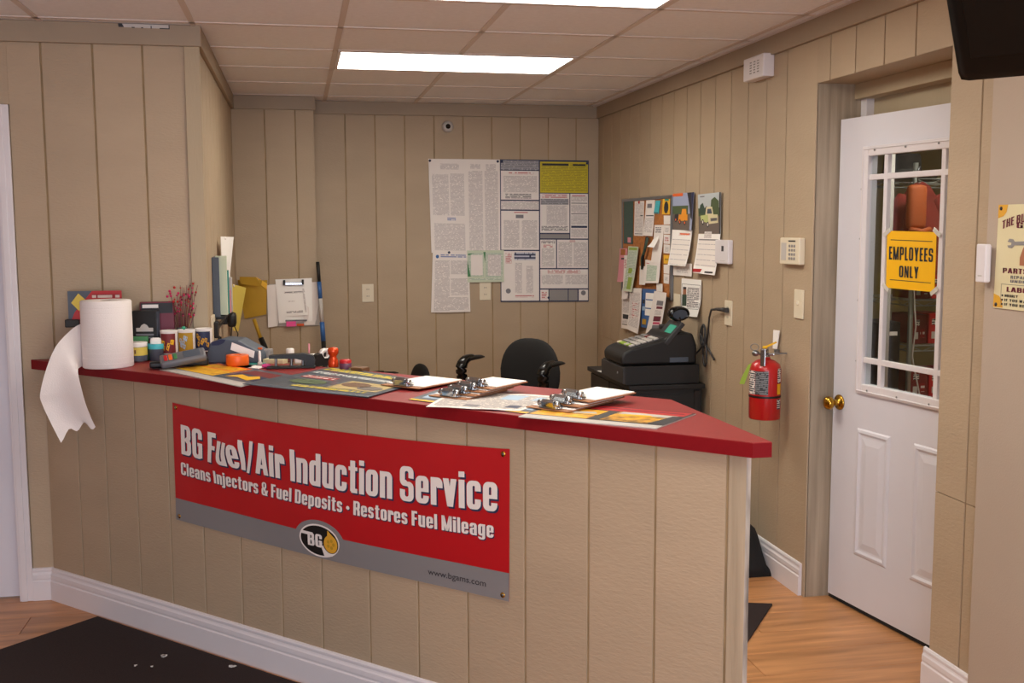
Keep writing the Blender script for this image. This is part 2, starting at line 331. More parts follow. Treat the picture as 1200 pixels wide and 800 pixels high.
_g('a', W, _ring(0, 0, W, .47, (), s, .1), _rect(W-s, 0, W, .6), _ring(0, .1, W, X, [(-1, -1, big, .53)])); _g('j', s, _rect(0, -.15, s, X), _rect(0, X+.07, s, 1), _rect(-.1, -.2, s-.04, -.2+b))
_g('g', W, _ring(0, .04, W, X), _rect(W-s, -.1, W, X), _ring(0, -.21, W, .3, [(-1, -.06, big, big)], s, .11)); _g('m', .72, _rect(0, 0, s, X), _rect(.27, 0, .27+s, X), _rect(.54, 0, .54+s, X), _rect(0, X-b, .7, X))
_g('&', .56, _ring(.04, .5, .44, 1, (), .15, .1), _ring(0, 0, .48, .58, [(.3, .3, big, big)], .17, .11), _diag(.36, 0, .1, .62, .2), _diag(.36, .02, .46, .42, .13))
def block(mb, P, body, rect, m, w=.0012, gap=.075, warp=None, desc=None, slant=0):
    """body set so that cap height fills rect v1..v0 (descenders hang below)"""
    x = 0; Q = []
    for ch in body:
        wd, qs = G[ch]
        Q += [[(x+p[0]+slant*p[1], p[1]) for p in q] for q in qs]; x += wd+(gap if ch != ' ' else gap*.3)
    x -= gap; u0, v0, u1, v1 = rect
    for q in Q:
        out = []
        for p in q:
            u = u0+p[0]/x*(u1-u0); v = v1-p[1]*(v1-v0)
            if warp: u, v = warp(u, v)
            out.append(tuple(P(u, v, w)))
        a = ((q[1][0]-q[0][0])*(q[2][1]-q[0][1])-(q[1][1]-q[0][1])*(q[2][0]-q[0][0]))
        mb.add(out, [(0, 1, 2, 3) if a > 0 else (3, 2, 1, 0)], m)
    return mb

# ------------------------------------------------------------------ the room
LFY, RWX, BWY, BBY, LSX, DWX = 4.83, 2.12, 7.47, 7.24, -.40, 2.103
CZ = 2.452; GD = .005
BACK_RZ, RIGHT_RZ, LEFT_RZ = 0, R(-90), R(90)
def planks(parent, edges, z0, z1, g=.0042, m='paint', seam=None):
    """grooved siding: every board between two grooves is a plank; local x along the wall, face at y=0"""
    for i in range(len(edges)-1):
        a, b = edges[i]+(g if i else 0), edges[i+1]-(g if i < len(edges)-2 else 0)
        zs = [z0, z1] if not seam or not seam(i) else [z0, seam(i)-.0015, seam(i)+.0015, z1]
        for k in range(0, len(zs), 2):
            mb = MB(); c = .0009
            mb.prism([(a, GD), (a, c), (a+c, 0), (b-c, 0), (b, c), (b, GD)], 'z', zs[k], zs[k+1], m); mb.build('plank', parent)
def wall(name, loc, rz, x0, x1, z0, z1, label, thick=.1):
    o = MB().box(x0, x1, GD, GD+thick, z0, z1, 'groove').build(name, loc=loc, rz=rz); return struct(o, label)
def crown(name, loc, rz, x0, x1, label, z0=2.366):
    mb = MB(); mb.box(x0, x1, -.02, 0, z0, CZ, 'paint_crown', .002); return struct(mb.build(name, loc=loc, rz=rz), label)
def base(name, loc, rz, x0, x1, label, m='white_trim'):
    prof = [(0, 0), (-.016, 0), (-.016, .083), (-.0125, .088), (-.0125, .092), (-.014, .096), (-.0135, .112), (-.010, .118), (-.0085, .124), (-.0095, .128), (-.0095, .134), (-.006, .1405), (0, .142)]
    mb = MB(); V = [(x, y, z) for x in (x0, x1) for y, z in prof]; n = len(prof)
    mb.add(V, [list(range(n)), [n+i for i in range(n)][::-1]]+[(i, n+i, n+(i+1) % n, (i+1) % n) for i in range(n)], m); return struct(mb.build(name, loc=loc, rz=rz), label)

# floor: slab plus laminate planks along X
fl = struct(MB().box(-3.3, 5.0, -2.7, 7.6, -.1, -.008, 'floor_wood').build('floor'), 'warm brown wood laminate floor')
pm = MB().box(0, 1.288, 0, .1935, 0, .0078, 'floor_wood', .0012).build('plank', fl); pmesh = pm.data; D.objects.remove(pm)
row = 0; y = 1.5
while y < 7.45:
    x = -3.25-((row*.47) % 1.1)
    while x < 2.5:
        if x+1.29 > -3.2:
            o = D.objects.new('plank', pmesh); COL.objects.link(o); o.parent = fl; o.location = (x, y, -.0079)
        x += 1.29
    y += .1945; row += 1

# left front wall with the white door, left side wall, bump, back wall, right wall
wl = wall('wall_left', (0, LFY, 0), 0, -1.2, LSX, 0, CZ, 'tan grooved siding wall at the left with the white door')
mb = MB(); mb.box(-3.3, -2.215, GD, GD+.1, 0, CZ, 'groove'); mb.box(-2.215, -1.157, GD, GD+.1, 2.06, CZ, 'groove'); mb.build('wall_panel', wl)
planks(wl, [-1.155, -1.024, -.821, -.622, -.443, LSX], 0, 2.366)
planks(wl, [-3.25, -3.055, -2.852, -2.649, -2.446, -2.243], 0, 2.366)
planks(wl, [-2.243, -2.04, -1.836, -1.633, -1.43, -1.227, -1.155], 2.114, 2.366)
crown('trim_1', (0, LFY, 0), 0, -3.3, LSX+.02, 'tan flat trim board along the ceiling above the left wall')
mb = MB().box(-.452, LSX+.012, -.012, -.0005, 0, 2.366, 'paint_smooth', .0015); struct(mb.build('trim_2', loc=(0, LFY, 0)), 'tan corner board at the end of the left wall')
ws = wall('wall_side', (LSX, 0, 0), LEFT_RZ, LFY+.01, BBY+.1, 0, CZ, 'tan grooved side wall receding behind the counter')
planks(ws, [LFY+.02+.2032*i for i in range(12)]+[BBY], 0, 2.366)
crown('trim_3', (LSX, 0, 0), LEFT_RZ, LFY, BBY, 'tan flat trim board above the side wall')
wb = wall('wall_bump', (0, BBY, 0), 0, LSX, .122, 0, CZ, 'tan grooved wall bump in the left back corner', .25)
planks(wb, [LSX, -.191, .004, .122], 0, 2.366)
crown('trim_4', (0, BBY, 0), 0, LSX, .135, 'tan flat trim board above the wall bump')
wk = wall('wall_back', (0, BWY, 0), 0, .10, RWX+.1, 0, CZ, 'tan grooved back wall behind the counter')
planks(wk, [.125]+[.335+.2026*i for i in range(9)]+[RWX], 0, 2.366)
crown('trim_5', (0, BWY, 0), 0, .122, RWX, 'tan flat trim board above the back wall')
# right wall: local x = -Y
wr = wall('wall_right', (RWX, 0, 0), RIGHT_RZ, -BWY-.1, -4.2, 0, CZ, 'tan grooved wall on the right with bulletin board and door', .06)
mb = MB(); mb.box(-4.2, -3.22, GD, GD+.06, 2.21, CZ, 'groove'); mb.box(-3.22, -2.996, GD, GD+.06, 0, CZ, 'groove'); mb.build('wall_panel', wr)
ed = [-BWY+.01]+[-7.346+.2062*i for i in range(15)]+[-4.18]
planks(wr, ed, 0, 2.366, seam=lambda i: .826 if i < 9 else None)
planks(wr, [-4.18, -4.070, -3.871, -3.663, -3.458, -3.24], 2.188, 2.366)
planks(wr, [-3.24, -3.072, -2.996], 0, 2.366, seam=lambda i: .70)
crown('trim_6', (RWX, 0, 0), RIGHT_RZ, -BWY, -2.99, 'tan flat trim board above the right wall')
base('baseboard_right', (RWX, 0, 0), RIGHT_RZ, -7.4, -4.203, 'white moulded baseboard left of the employees door')
base('baseboard_near', (RWX, 0, 0), RIGHT_RZ, -3.262, -2.996, 'white moulded baseboard right of the employees door')
base('baseboard_left', (0, LFY, 0), 0, -1.157, -1.06, 'short white moulded baseboard beside the white door casing')
base('baseboard_back', (0, BWY, 0), 0, .13, 2.1, 'white moulded baseboard along the back wall')
dw = struct(MB().box(DWX, 2.6, -2.7, 2.995, 0, CZ, 'drywall').build('wall_drywall'), 'plain beige drywall at the right edge')
struct(MB().box(-3.4, -3.25, -2.7, LFY+.1, 0, CZ, 'drywall_pale').build('wall_west'), 'plain pale wall left of the room')
mb = MB()
for a in ((-3.4, -1.6, 0, CZ), (2.0, 2.6, 0, CZ), (-1.6, 2.0, 0, .35), (-1.6, 2.0, 2.25, CZ)): mb.box(a[0], a[1], -2.7, -2.6, a[2], a[3], 'drywall_pale')
struct(mb.build('wall_south'), 'plain pale wall with the shop window behind the viewer')
mb = MB()
for x in (-1.6, -.42, .78, 1.96): mb.box(x, x+.04, -2.67, -2.62, .35, 2.25, 'white_trim')
mb.box(-1.6, 2.0, -2.67, -2.62, .35, .39, 'white_trim'); mb.box(-1.6, 2.0, -2.67, -2.62, 2.21, 2.25, 'white_trim'); struct(mb.build('window_1'), 'white frame of the shop window')
# jambs of the deep door opening
jb = MB(); jb.box(.0085, .272, 0, .0195, 0, 2.19, 'jamb_wood'); struct(jb.build('trim_7', loc=(RWX, 4.18, 0)), 'weathered brown wood jamb left of the employees door')
jb = MB(); jb.box(.0085, .272, -.0195, 0, 0, 2.19, 'jamb_wood'); struct(jb.build('trim_8', loc=(RWX, 3.24, 0)), 'wood jamb right of the employees door')
jb = MB(); jb.box(.0085, .272, 3.22, 4.2, 2.188, 2.2095, 'paint_smooth'); struct(jb.build('trim_9', loc=(RWX, 0, 0)), 'tan soffit over the deep door opening')
jb = MB(); jb.box(.20, .26, 4.135, 4.18, 0, 2.17, 'white_trim', .003); jb.box(.205, .262, 3.24, 3.275, 0, 2.17, 'white_trim', .003)
jb.box(.17, .26, 3.24, 4.18, 2.125, 2.188, 'paint_smooth', .003); jb.box(.235, .27, 3.26, 4.16, 2.045, 2.13, 'paint_smooth', .002)
struct(jb.build('trim_10', loc=(RWX, 0, 0)), 'white and tan frame around the employees door')

# ceiling: slab, tees, tiles
ce = struct(MB().box(-3.4, 2.3, -2.7, 7.6, CZ+.05, CZ+.12, 'ceiling_tile').build('ceiling'), 'suspended ceiling of pale square tiles')
TX, TY, FT2 = .202, 4.738, .6096
LIGHTS = [(0, 1), (0, -2), (0, -5)]
lit = {(a+d, b) for a, b in LIGHTS for d in (0, 1)}
tm = MB().box(.006, FT2-.006, .006, FT2-.006, 0, .015, 'ceiling_tile', .003).build('tile', ce); tmesh = tm.data; D.objects.remove(tm)
xs = [TX+FT2*i for i in range(-6, 4)]; ys = [TY+FT2*j for j in range(-12, 5)]
def cut_tile(x0, x1, y0, y1):
    o = MB().box(x0+.006, x1-.006, y0+.006, y1-.006, 0, .015, 'ceiling_tile', .003).build('tile', ce); o.location = (0, 0, CZ+.001)
for i in range(-6, 4):
    for j in range(-12, 5):
        if (i, j) in lit: continue
        x0, y0 = TX+FT2*i, TY+FT2*j; x1, y1 = min(x0+FT2, RWX), min(y0+FT2, BWY)
        if x1-x0 < .05 or y1-y0 < .05: continue
        if x1-x0 > FT2-.01 and y1-y0 > FT2-.01:
            o = D.objects.new('tile', tmesh); COL.objects.link(o); o.parent = ce; o.location = (x0, y0, CZ+.001)
        else: cut_tile(x0, x1, y0, y1)
for i, x in zip(range(-6, 4), xs):
    if x > RWX-.02: continue
    mb = MB(); cells = [-2.6]+[TY+FT2*j for j in range(-11, 5)]+[BWY]
    for j, (a, b_) in zip(range(-12, 6), zip(cells, cells[1:])):
        if not ((i, j) in lit and (i-1, j) in lit): mb.box(x-.012, x+.012, a, b_, -.003, .012, 'tee')
    mb.build('tee', ce).location = (0, 0, CZ)
for y in ys:
    mb = MB(); segs = [(-3.25, RWX)]
    mb.box(-3.25, RWX, y-.012, y+.012, -.003, .012, 'tee'); mb.build('tee', ce).location = (0, 0, CZ)
mb = MB(); mb.box(RWX-.045, RWX-.02, -2.6, BWY, -.004, .0, 'white_trim'); mb.build('wall_angle', ce).location = (0, 0, CZ)

# ceiling troffers
lab = ['bright white ceiling light panel nearest the back wall', 'bright white ceiling light panel cut by the top edge of the photo', 'ceiling light panel right overhead, out of view']
for k, (i, j) in enumerate(LIGHTS):
    t = thing('ceiling_light', lab[k], 'ceiling light', (TX+FT2*(i+1), TY+FT2*(j+.5), CZ-.002), 0, 'fluorescent ceiling panels')
    W, H = FT2-.014, FT2/2-.014; fr_ = MB()
    for a in ((-W, W, -H, -H+.016), (-W, W, H-.016, H), (-W, -W+.016, -H+.016, H-.016), (W-.016, W, -H+.016, H-.016)): fr_.box(*a, -.002, .03, 'white_trim')
    fr_.build('frame', t); MB().box(-W+.014, W-.014, -H+.014, H-.014, .004, .012, 'lens').build('diffuser', t)

# storage room behind the employees door
st = MB(); st.box(2.4, 5.0, 7.0, 7.1, 0, 2.6, 'storage_wall'); st.box(4.9, 5.0, 1.5, 7.1, 0, 2.6, 'storage_wall'); st.box(2.4, 5, 1.4, 1.5, 0, 2.6, 'storage_wall'); st.box(2.3, 5, 1.4, 7.1, 2.62, 2.7, 'storage_wall')
struct(st.build('wall_storage'), 'olive walls of the storage room behind the door')
t = thing('ceiling_light', 'added fill light panel for the storage room, out of view', 'ceiling light', (3.2, 3.9, 2.6), 0)  # unseen panel, added to brighten what shows through the door window
MB().box(-.15, .15, -.6, .6, 0, .02, 'white_trim').build('frame', t); emit('storage_fill_lens', (1, .93, .8), 28); MB().box(-.13, .13, -.58, .58, -.008, 0, 'storage_fill_lens').build('diffuser', t)

# ------------------------------------------------------------------ doors
def ring(mb, x0, x1, z0, z1, prof, m):
    """nested rectangles: prof = [(inset, out)]"""
    rs = [[(x0+i, -o, z0+i), (x1-i, -o, z0+i), (x1-i, -o, z1-i), (x0+i, -o, z1-i)] for i, o in prof]
    V = [p for r in rs for p in r]; F = []
    for k in range(len(rs)-1):
        for a in range(4): b = (a+1) % 4; F.append((k*4+a, k*4+b, k*4+4+b, k*4+4+a))
    F.append([(len(rs)-1)*4+a for a in range(4)]); mb.add(V, F, m)
d1 = struct(MB().box(-2.12, -1.214, .045, .085, .008, 2.03, 'white_door').build('door_1', loc=(0, LFY, 0)), 'white door at the left edge of the photo')
mb = MB()
for z0, z1 in ((.2, .85), (1.0, 1.9)):
    for x0, x1 in ((-2.0, -1.72), (-1.62, -1.34)): ring(mb, x0, x1, z0, z1, [(0, -.0448), (.012, -.039), (.03, -.0452), (.06, -.042)], 'white_door')
mb.build('panel', d1)
mb = MB(); mb.box(-1.214, -1.2, -.002, .1, 0, 2.06, 'white_trim')
def casing(mb, x0, x1, z0, z1): mb.box(x0, x1, -.014, 0, z0, z1, 'white_trim', .003); mb.box(x0+.008, x1-.022, -.019, -.01, z0, z1, 'white_trim', .003)
casing(mb, -1.212, -1.157, 0, 2.112); casing(mb, -2.176, -2.121, 0, 2.112); mb.box(-2.12, -1.212, -.018, 0, 2.055, 2.112, 'white_trim', .003); mb.box(-2.12, -1.214, 0, .09, 2.035, 2.06, 'white_trim')
struct(mb.build('trim_11', loc=(0, LFY, 0)), 'white moulded casing around the left door')

DRZ = R(-82); DLOC = (2.225, 4.165, 0)
dm = MB(); T = .022
for a in ((0, .185, .02, 2.04), (.712, .88, .02, 2.04), (.185, .712, 1.883, 2.04), (.185, .712, .02, .957)): dm.box(a[0], a[1], 0, .044, a[2], a[3], 'white_door')
d2 = struct(dm.build('door_2', loc=DLOC, rz=DRZ), 'white employees door, ajar, with a grid window')
for x0, x1 in ((.169, .375), (.512, .715)):
    mb = MB(); ring(mb, x0, x1, .24, .775, [(0, 0), (.006, .005), (.016, .007), (.026, .0015), (.034, .001), (.062, .006)], 'white_door'); mb.build('panel', d2)
mb = MB()
for a in ((.159, .198, .922, 1.918), (.70, .74, .922, 1.918), (.198, .70, 1.879, 1.918), (.198, .70, .922, .962)):
    mb.box(a[0], a[1], -.012, .004, a[2], a[3], 'white_trim', .004)
for a in ((.166, .173, .93, 1.91), (.725, .732, .93, 1.91), (.166, .732, 1.904, 1.911), (.166, .732, .929, .936)): mb.box(a[0], a[1], -.0155, -.01, a[2], a[3], 'white_trim', .002)
lf = mb.build('window_frame', d2)
for x, z in ((.147, 1.75), (.147, 1.55), (.147, 1.3), (.147, 1.05), (.24, 1.9), (.42, 1.9), (.6, 1.9), (.24, .94), (.42, .94), (.6, .94)):
    MB().lathe([(.0001, .0), (.0045, .0), (.003, .002)], 'steel', 8, Matrix.Translation((x, -.0003 if x < .15 else -.0155, z)) @ Matrix.Rotation(R(90), 4, 'X')).build('screw', d2)
MB().box(.19, .708, .016, .021, .95, 1.89, 'glass').build('glass_pane', d2)
for x in (.30, .618): MB().box(x-.011, x+.011, -.006, .014, .96, 1.88, 'white_trim', .003).build('muntin', d2)
for z in (1.795, 1.06): MB().box(.198, .70, -.0055, .0135, z-.011, z+.011, 'white_trim', .003).build('muntin', d2)
MB().box(.002, .878, .004, .04, .004, .021, 'black_matte').build('door_sweep', d2)
K = Matrix.Translation((.045, 0, .862)) @ Matrix.Rotation(R(90), 4, 'X')
mb = MB(); mb.lathe([(.0001, 0), (.033, 0), (.033, .004), (.028, .009), (.014, .012), (.0125, .034), (.016, .038), (.0255, .044), (.0285, .054), (.026, .066), (.016, .073), (.0001, .075)], 'brass', 24, K)
tag(mb.build('door_knob', d2), 'polished brass door knob', None)
# EMPLOYEES ONLY
t = thing('door_sign', 'yellow EMPLOYEES ONLY sign taped to the door window', 'sign', DLOC, DRZ)
q = [(.326, 1.583), (.601, 1.578), (.601, 1.358), (.330, 1.361)]
P = quadP(q, .0105); mb = MB(); mb.sheet(P, 'sign_yellow'); mb.build('board', t)
mb = MB(); prints(mb, P, [(.08, .15, .93, .163, 'ink'), (.08, .845, .93, .858, 'ink')])
block(mb, P, 'EMPLOYEES', (.055, .27, .955, .50), 'ink', .0012, .12); block(mb, P, 'ONLY', (.28, .595, .68, .795), 'ink', .0012, .12); mb.build('lettering', t)
for x, z, a in ((.605, 1.577, 35), (.326, 1.575, -30), (.602, 1.362, -35), (.33, 1.362, 35)):
    mb = MB(); mb.box(-.022, .022, -.0012, 0, -.008, .008, 'tape', 0, Matrix.Translation((x, -.0122, z)) @ Matrix.Rotation(R(a), 4, 'Y')); mb.build('tape_strip', t)

# ------------------------------------------------------------------ counter
CR = math.atan2(-.71568, .69843); CL = (-1.08, 4.83, 0); CT = 1.05
def cw(x, y, z=0):   # counter coordinates to world
    return (CL[0]+x*math.cos(CR)-y*math.sin(CR), CL[1]+x*math.sin(CR)+y*math.cos(CR), z)
ct = thing('service_counter', 'long angled counter base clad in tan grooved boards', 'counter', CL, CR)
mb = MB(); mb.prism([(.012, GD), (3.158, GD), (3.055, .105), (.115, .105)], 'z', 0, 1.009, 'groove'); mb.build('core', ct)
ed = [.01, .03, .234, .423, .62, .818, 1.012, 1.217, 1.427, 1.625, 1.846, 2.056, 2.256, 2.472, 2.691, 2.903, 3.113]
for i in range(1, len(ed)-1):
    a, b = ed[i]+.0040, ed[i+1]-.0040; c = .0009
    MB().prism([(a, GD), (a, c), (a+c, 0), (b-c, 0), (b, c), (b, GD)], 'z', 0, 1.009, 'paint').build('plank', ct)
MB().box(.012, .03, .003, GD, 0, 1.009, 'paint').build('plank', ct)
mb = MB(); mb.box(3.1165, 3.166, 0, GD, 0, 1.009, 'paint_worn', .0015); tag(mb.build('plank', ct), 'scuffed end board with flaking paint', None)
for k in range(14):
    a, b = max(.13, .13+.216*k), .13+.216*(k+1)-.008
    MB().box(a, min(b, 3.045), .105, .113, 0, 1.009, 'paint').build('plank', ct)
mb = MB(); mb.prism([(3.1665, .0005), (3.178, .0005), (3.069, .113), (3.050, .113), (3.158, GD)], 'z', 0, 1.009, 'end_paint'); tag(mb.build('end_board', ct), 'chipped whitish end edge', None)
bb = base('baseboard', (0, 0, 0), 0, .012, 3.10, ''); bb.parent = ct; del bb['kind']; tag(bb, 'white moulded baseboard', None)
# countertop
poly = [(-1.121, 4.829), (1.133, 2.533), (1.186, 2.533), (1.165, 3.235), (-.430, 4.829)]
mb = MB(); n = len(poly); c = .0025; cx = sum(p[0] for p in poly)/n; cy = sum(p[1] for p in poly)/n
ins = [(p[0]+(cx-p[0])*.0022, p[1]+(cy-p[1])*.0022) for p in poly]
V = [(x, y, 1.0095) for x, y in poly]+[(x, y, CT-.0022) for x, y in poly]+[(x, y, CT) for x, y in ins]
mb.add(V, [list(range(n))[::-1]]+[(i, (i+1) % n, n+(i+1) % n, n+i) for i in range(n)], 'laminate_edge')
mb.add(V, [(n+i, n+(i+1) % n, 2*n+(i+1) % n, 2*n+i) for i in range(n)]+[[2*n+i for i in range(n)]], 'laminate_red')
mb2 = mb.build('countertop'); tag(mb2, 'dark red laminate countertop tapering to a point at the right', 'countertop')
# fix normals of the polygon (clockwise input)
bm = bmesh.new(); bm.from_mesh(mb2.data); bmesh.ops.recalc_face_normals(bm, faces=bm.faces[:]); bm.to_mesh(mb2.data); bm.free()

# ------------------------------------------------------------------ banner
bt = thing('vinyl_banner', 'red and grey vinyl banner advertising fuel induction service, tacked to the counter front', 'banner', CL, CR)
def interp(x, pts):
    for (a, b), (c, d) in zip(pts, pts[1:]):
        if x <= c: k = (x-a)/(c-a); k = k*k*(3-2*k) if False else k; return b+(d-b)*k
    return pts[-1][1]
def BP(u, v, w=0):
    x = (.863+1.559*u)*(1-v)+(.861+1.557*u)*v
    zt = .9425-.022*math.sin(math.pi*min(1, max(0, u)))**.8 if 0 < u < 1 else .9425
    zb = .487-.016*u-.010*math.sin(math.pi*u) if 0 < u < 1 else .487-.016*u
    z = zt*(1-v)+zb*v
    c = .258-.15*(v-.15)/.45                               # buckle running down-left through the headline
    edge = min(1, 8*min(u, 1-u)*1.0)*min(1, .35+6*min(v, 1-v))
    o = .0058+edge*((.017*math.exp(-((u-c)/.045)**2)+.004*math.exp(-((u-c-.15)/.06)**2))*math.exp(-((v-.28)/.19)**2)+.003*math.sin(9*u+3*v)+.006*math.exp(-((u-.42)/.16)**2-((v-.7)/.25)**2))
    return (x, -(o+w), z)
BP.size = (1.558, .46)
mb = MB(); mb.sheet(BP, 'banner_red', .0008, 96, 24, 'white'); mb.build('vinyl_sheet', bt)
mb = MB(); mb.grid(BP, 96, 6, 'banner_grey', .0004, (0, .812, 1, 1))
cu, cv, ru, rv = .4925, .862, .061, .128
ov = [(cu+math.cos(a)*ru*1.24, cv+math.sin(a)*rv*1.24) for a in [2*math.pi*k/40 for k in range(40)]]
ov = [(u, min(v, 1)) for u, v in ov]; mb.poly(BP, ov, 'banner_grey', .0007); mb.build('grey_band', bt)
def ell(k, ru, rv, cu=cu, cv=cv): return [(cu+math.cos(2*math.pi*i/k)*ru, cv+math.sin(2*math.pi*i/k)*rv) for i in range(k)]
mb = MB(); mb.poly(BP, ell(40, ru, rv), 'white', .0010); mb.poly(BP, ell(40, ru*.93, rv*.90), 'black', .0013)
# white swoosh, letters and the gold disc of the emblem
mb.poly(BP, [(cu+ru*.10, cv+rv*.30), (cu+ru*.17, cv+rv*.62), (cu+ru*.25, cv+rv*.93), (cu+ru*.62, cv+rv*.80), (cu+ru*.9, cv+rv*.45), (cu+ru*.62, cv+rv*.62), (cu+ru*.36, cv+rv*.5), (cu+ru*.25, cv+rv*.2)], 'white', .0016)
mb.poly(BP, [(cu-ru*.93, cv-rv*.24), (cu-ru*.36, cv-rv*.24), (cu-ru*.30, cv-rv*.42), (cu-ru*.88, cv-rv*.42)], 'white', .0016)
mb.poly(BP, ell(28, ru*.38, rv*.60, cu+ru*.57, cv+rv*.04), 'black', .0018); mb.poly(BP, ell(28, ru*.33, rv*.54, cu+ru*.58, cv+rv*.06), 'rust', .0021)
mb.poly(BP, [(cu+ru*.42, cv-rv*.40), (cu+ru*.44, cv-rv*.75), (cu+ru*.72, cv-rv*.42)], 'rust', .0021)
for k in range(5): a = 2*math.pi*k/5; mb.poly(BP, ell(8, ru*.07, rv*.11, cu+ru*(.58+.14*math.cos(a)), cv+rv*(.06+.22*math.sin(a))), 'mustard', .0023)
block(mb, BP, 'BG', (cu-ru*.56, cv-rv*.40, cu+ru*.16, cv+rv*.40), 'white', .0025); mb.build('logo', bt)
H1 = lambda u, v: (u, v+.045*math.sin(math.pi*u)-.0)
H2 = lambda u, v: (u, v+.0*u)
mb = MB(); F1 = (.030, .165, .972, .415); sh = (.0035, .013)
for w_, m_, dx, dz in ((.0009, 'navy', sh[0], sh[1]), (.0016, 'white', 0, 0)):
    block(mb, BP, 'BG Fuel/Air Induction Service', (F1[0]+dx, F1[1]+dz, F1[2]+dx, F1[3]+dz), m_, w_, .07, lambda u, v: (u, v+.028*math.sin(math.pi*u)))
mb.build('headline', bt)
mb = MB()
for w_, m_, dx, dz in ((.0009, 'navy', .002, .007), (.0016, 'white', 0, 0)):
    block(mb, BP, 'Cleans Injectors & Fuel Deposits \u2022 Restores Fuel Mileage', (.026+dx, .488+dz, .963+dx, .594+dz), m_, w_, .085, lambda u, v: (u, v+.012*math.sin(math.pi*u)))
mb.build('lettering', bt)
mb = MB(); text(mb, BP, 'www.bgams.com', (.797, .893, .944, .948), 'ink', .006, 0, .001); tag(mb.build('lettering', bt), 'small black web address', None)
for u, v in ((.012, .035), (.985, .035), (.012, .965), (.985, .965)):
    p = BP(u, v, 0); mb = MB(); mb.lathe([(.004, 0), (.0085, 0), (.0085, .0016), (.004, .0022)], 'brass', 14, Matrix.Translation(p) @ Matrix.Rotation(R(90), 4, 'X'), cap=False)
    mb.lathe([(.0001, .003), (.003, .0025), (.0045, .001)], 'steel', 10, Matrix.Translation(p) @ Matrix.Rotation(R(90), 4, 'X')); mb.build('grommet', bt)

# ------------------------------------------------------------------ back wall
def wallthing(name, label, cat, plane, group=None):
    loc, rz = {'B': ((0, BWY, 0), 0), 'N': ((0, BBY, 0), 0), 'R': ((RWX, 0, 0), RIGHT_RZ), 'L': ((LSX, 0, 0), LEFT_RZ), 'D': ((DWX, 0, 0), RIGHT_RZ), 'F': ((0, LFY, 0), 0)}[plane]
    return thing(name, label, cat, loc, rz, group)
def place(t, dx, dy, dz):
    """shift a thing's origin to its own base: children keep their place"""
    off = Vector((dx, dy, dz)); t.location = t.location+Matrix.Rotation(t.rotation_euler.z, 3, 'Z') @ off
    for c in t.children: c.location = c.location-off
def pin(t, P, u, v, m='navy'):
    p = P(u, v, 0); mb = MB(); mb.lathe([(.009, 0), (.009, .004), (.005, .007), (.0001, .008)], m, 10, Matrix.Translation(p) @ Matrix.Rotation(R(90), 4, 'X')); return mb.build('push_pin', t)
t = wallthing('notice_poster', 'large plain white poster of small grey print, left of the multi-panel poster', 'poster', 'B')
P = quadP([(.901, 2.074), (1.403, 2.073), (1.406, 1.411), (.915, 1.427)], .006, lambda u, v: .004*math.sin(3*u+v)); mb = MB(); mb.sheet(P, 'paper', .0012, 6, 4); mb.build('sheet', t)
mb = MB(); prints(mb, P, [(.04, .16, .27, .60, 'print'), (.29, .15, .49, .60, 'print'), (.05, .68, .49, .97, 'print'), (.55, .12, .75, .97, 'print'), (.78, .12, .97, .97, 'print'), (.16, .05, .42, .11, 'print'), (.58, .05, .72, .10, 'print'), (.80, .05, .94, .18, 'print'), (.24, .62, .36, .65, 'print_blue')], 4, 4); mb.build('print', t)
for u, v in ((.02, .02), (.97, .02)): pin(t, P, u, v)
place(t, 1.15, 0, 1.41)
t = wallthing('rights_poster', 'white sheet with a blue heading pinned below the plain white poster', 'poster', 'B')
P = quadP([(.924, 1.433), (1.177, 1.427), (1.186, 1.010), (.907, 1.010)], .012, lambda u, v: .006*math.sin(3*u)*(v)); mb = MB(); mb.sheet(P, 'paper', .0012, 6, 3); mb.build('sheet', t)
mb = MB(); prints(mb, P, [(.07, .14, .47, .98, 'print'), (.5, .14, .96, .37, 'print'), (.5, .43, .96, .72, 'print'), (.07, .75, .96, .96, 'print'), (.22, .03, .93, .085, 'print_blue')], 4, 3)
mb.poly(P, [(.13+.045*math.cos(a), .075+.03*math.sin(a)) for a in [k*.524 for k in range(12)]], 'blue', .0009); mb.build('print', t); pin(t, P, .45, .005); place(t, 1.05, 0, 1.01)
t = wallthing('notice_card', 'pale green two-panel notice hanging over the wall outlet', 'notice', 'B')
P = quadP([(1.165, 1.441), (1.427, 1.441), (1.426, 1.218), (1.167, 1.218)], .017); mb = MB(); mb.sheet(P, 'palegreen'); mb.build('sheet', t)
mb = MB(); prints(mb, P, [(.02, .08, .44, .82, 'print_green'), (.50, .08, .97, .85, 'print_green'), (.05, .88, .95, .93, 'print_green'), (.10, .14, .42, .78, 'paper'), (.56, .14, .92, .80, 'print')])
mb.poly(P, [(.0, .3), (.09, .82), (0, .82)][::-1], 'green', .0012); mb.poly(P, [(.44, .05), (.50, .05), (.485, .4)], 'green', .0012); mb.poly(P, [(.02, .1), (.2, .08), (.03, .16)], 'green', .0012); mb.build('print', t); place(t, 1.3, 0, 1.218)
t = wallthing('labor_law_poster', 'large multi-panel poster with dark borders and a yellow block at its top right', 'poster', 'B')
P = quadP([(1.404, 2.075), (2.047, 2.072), (2.051, 1.067), (1.404, 1.075)], .007); mb = MB(); mb.sheet(P, 'navy', .0015); mb.build('sheet', t)
def cell(x0, y0, x1, y1, m): return ((x0-586)/104, (y0-187)/166.5, (x1-586)/104, (y1-187)/166.5, m)
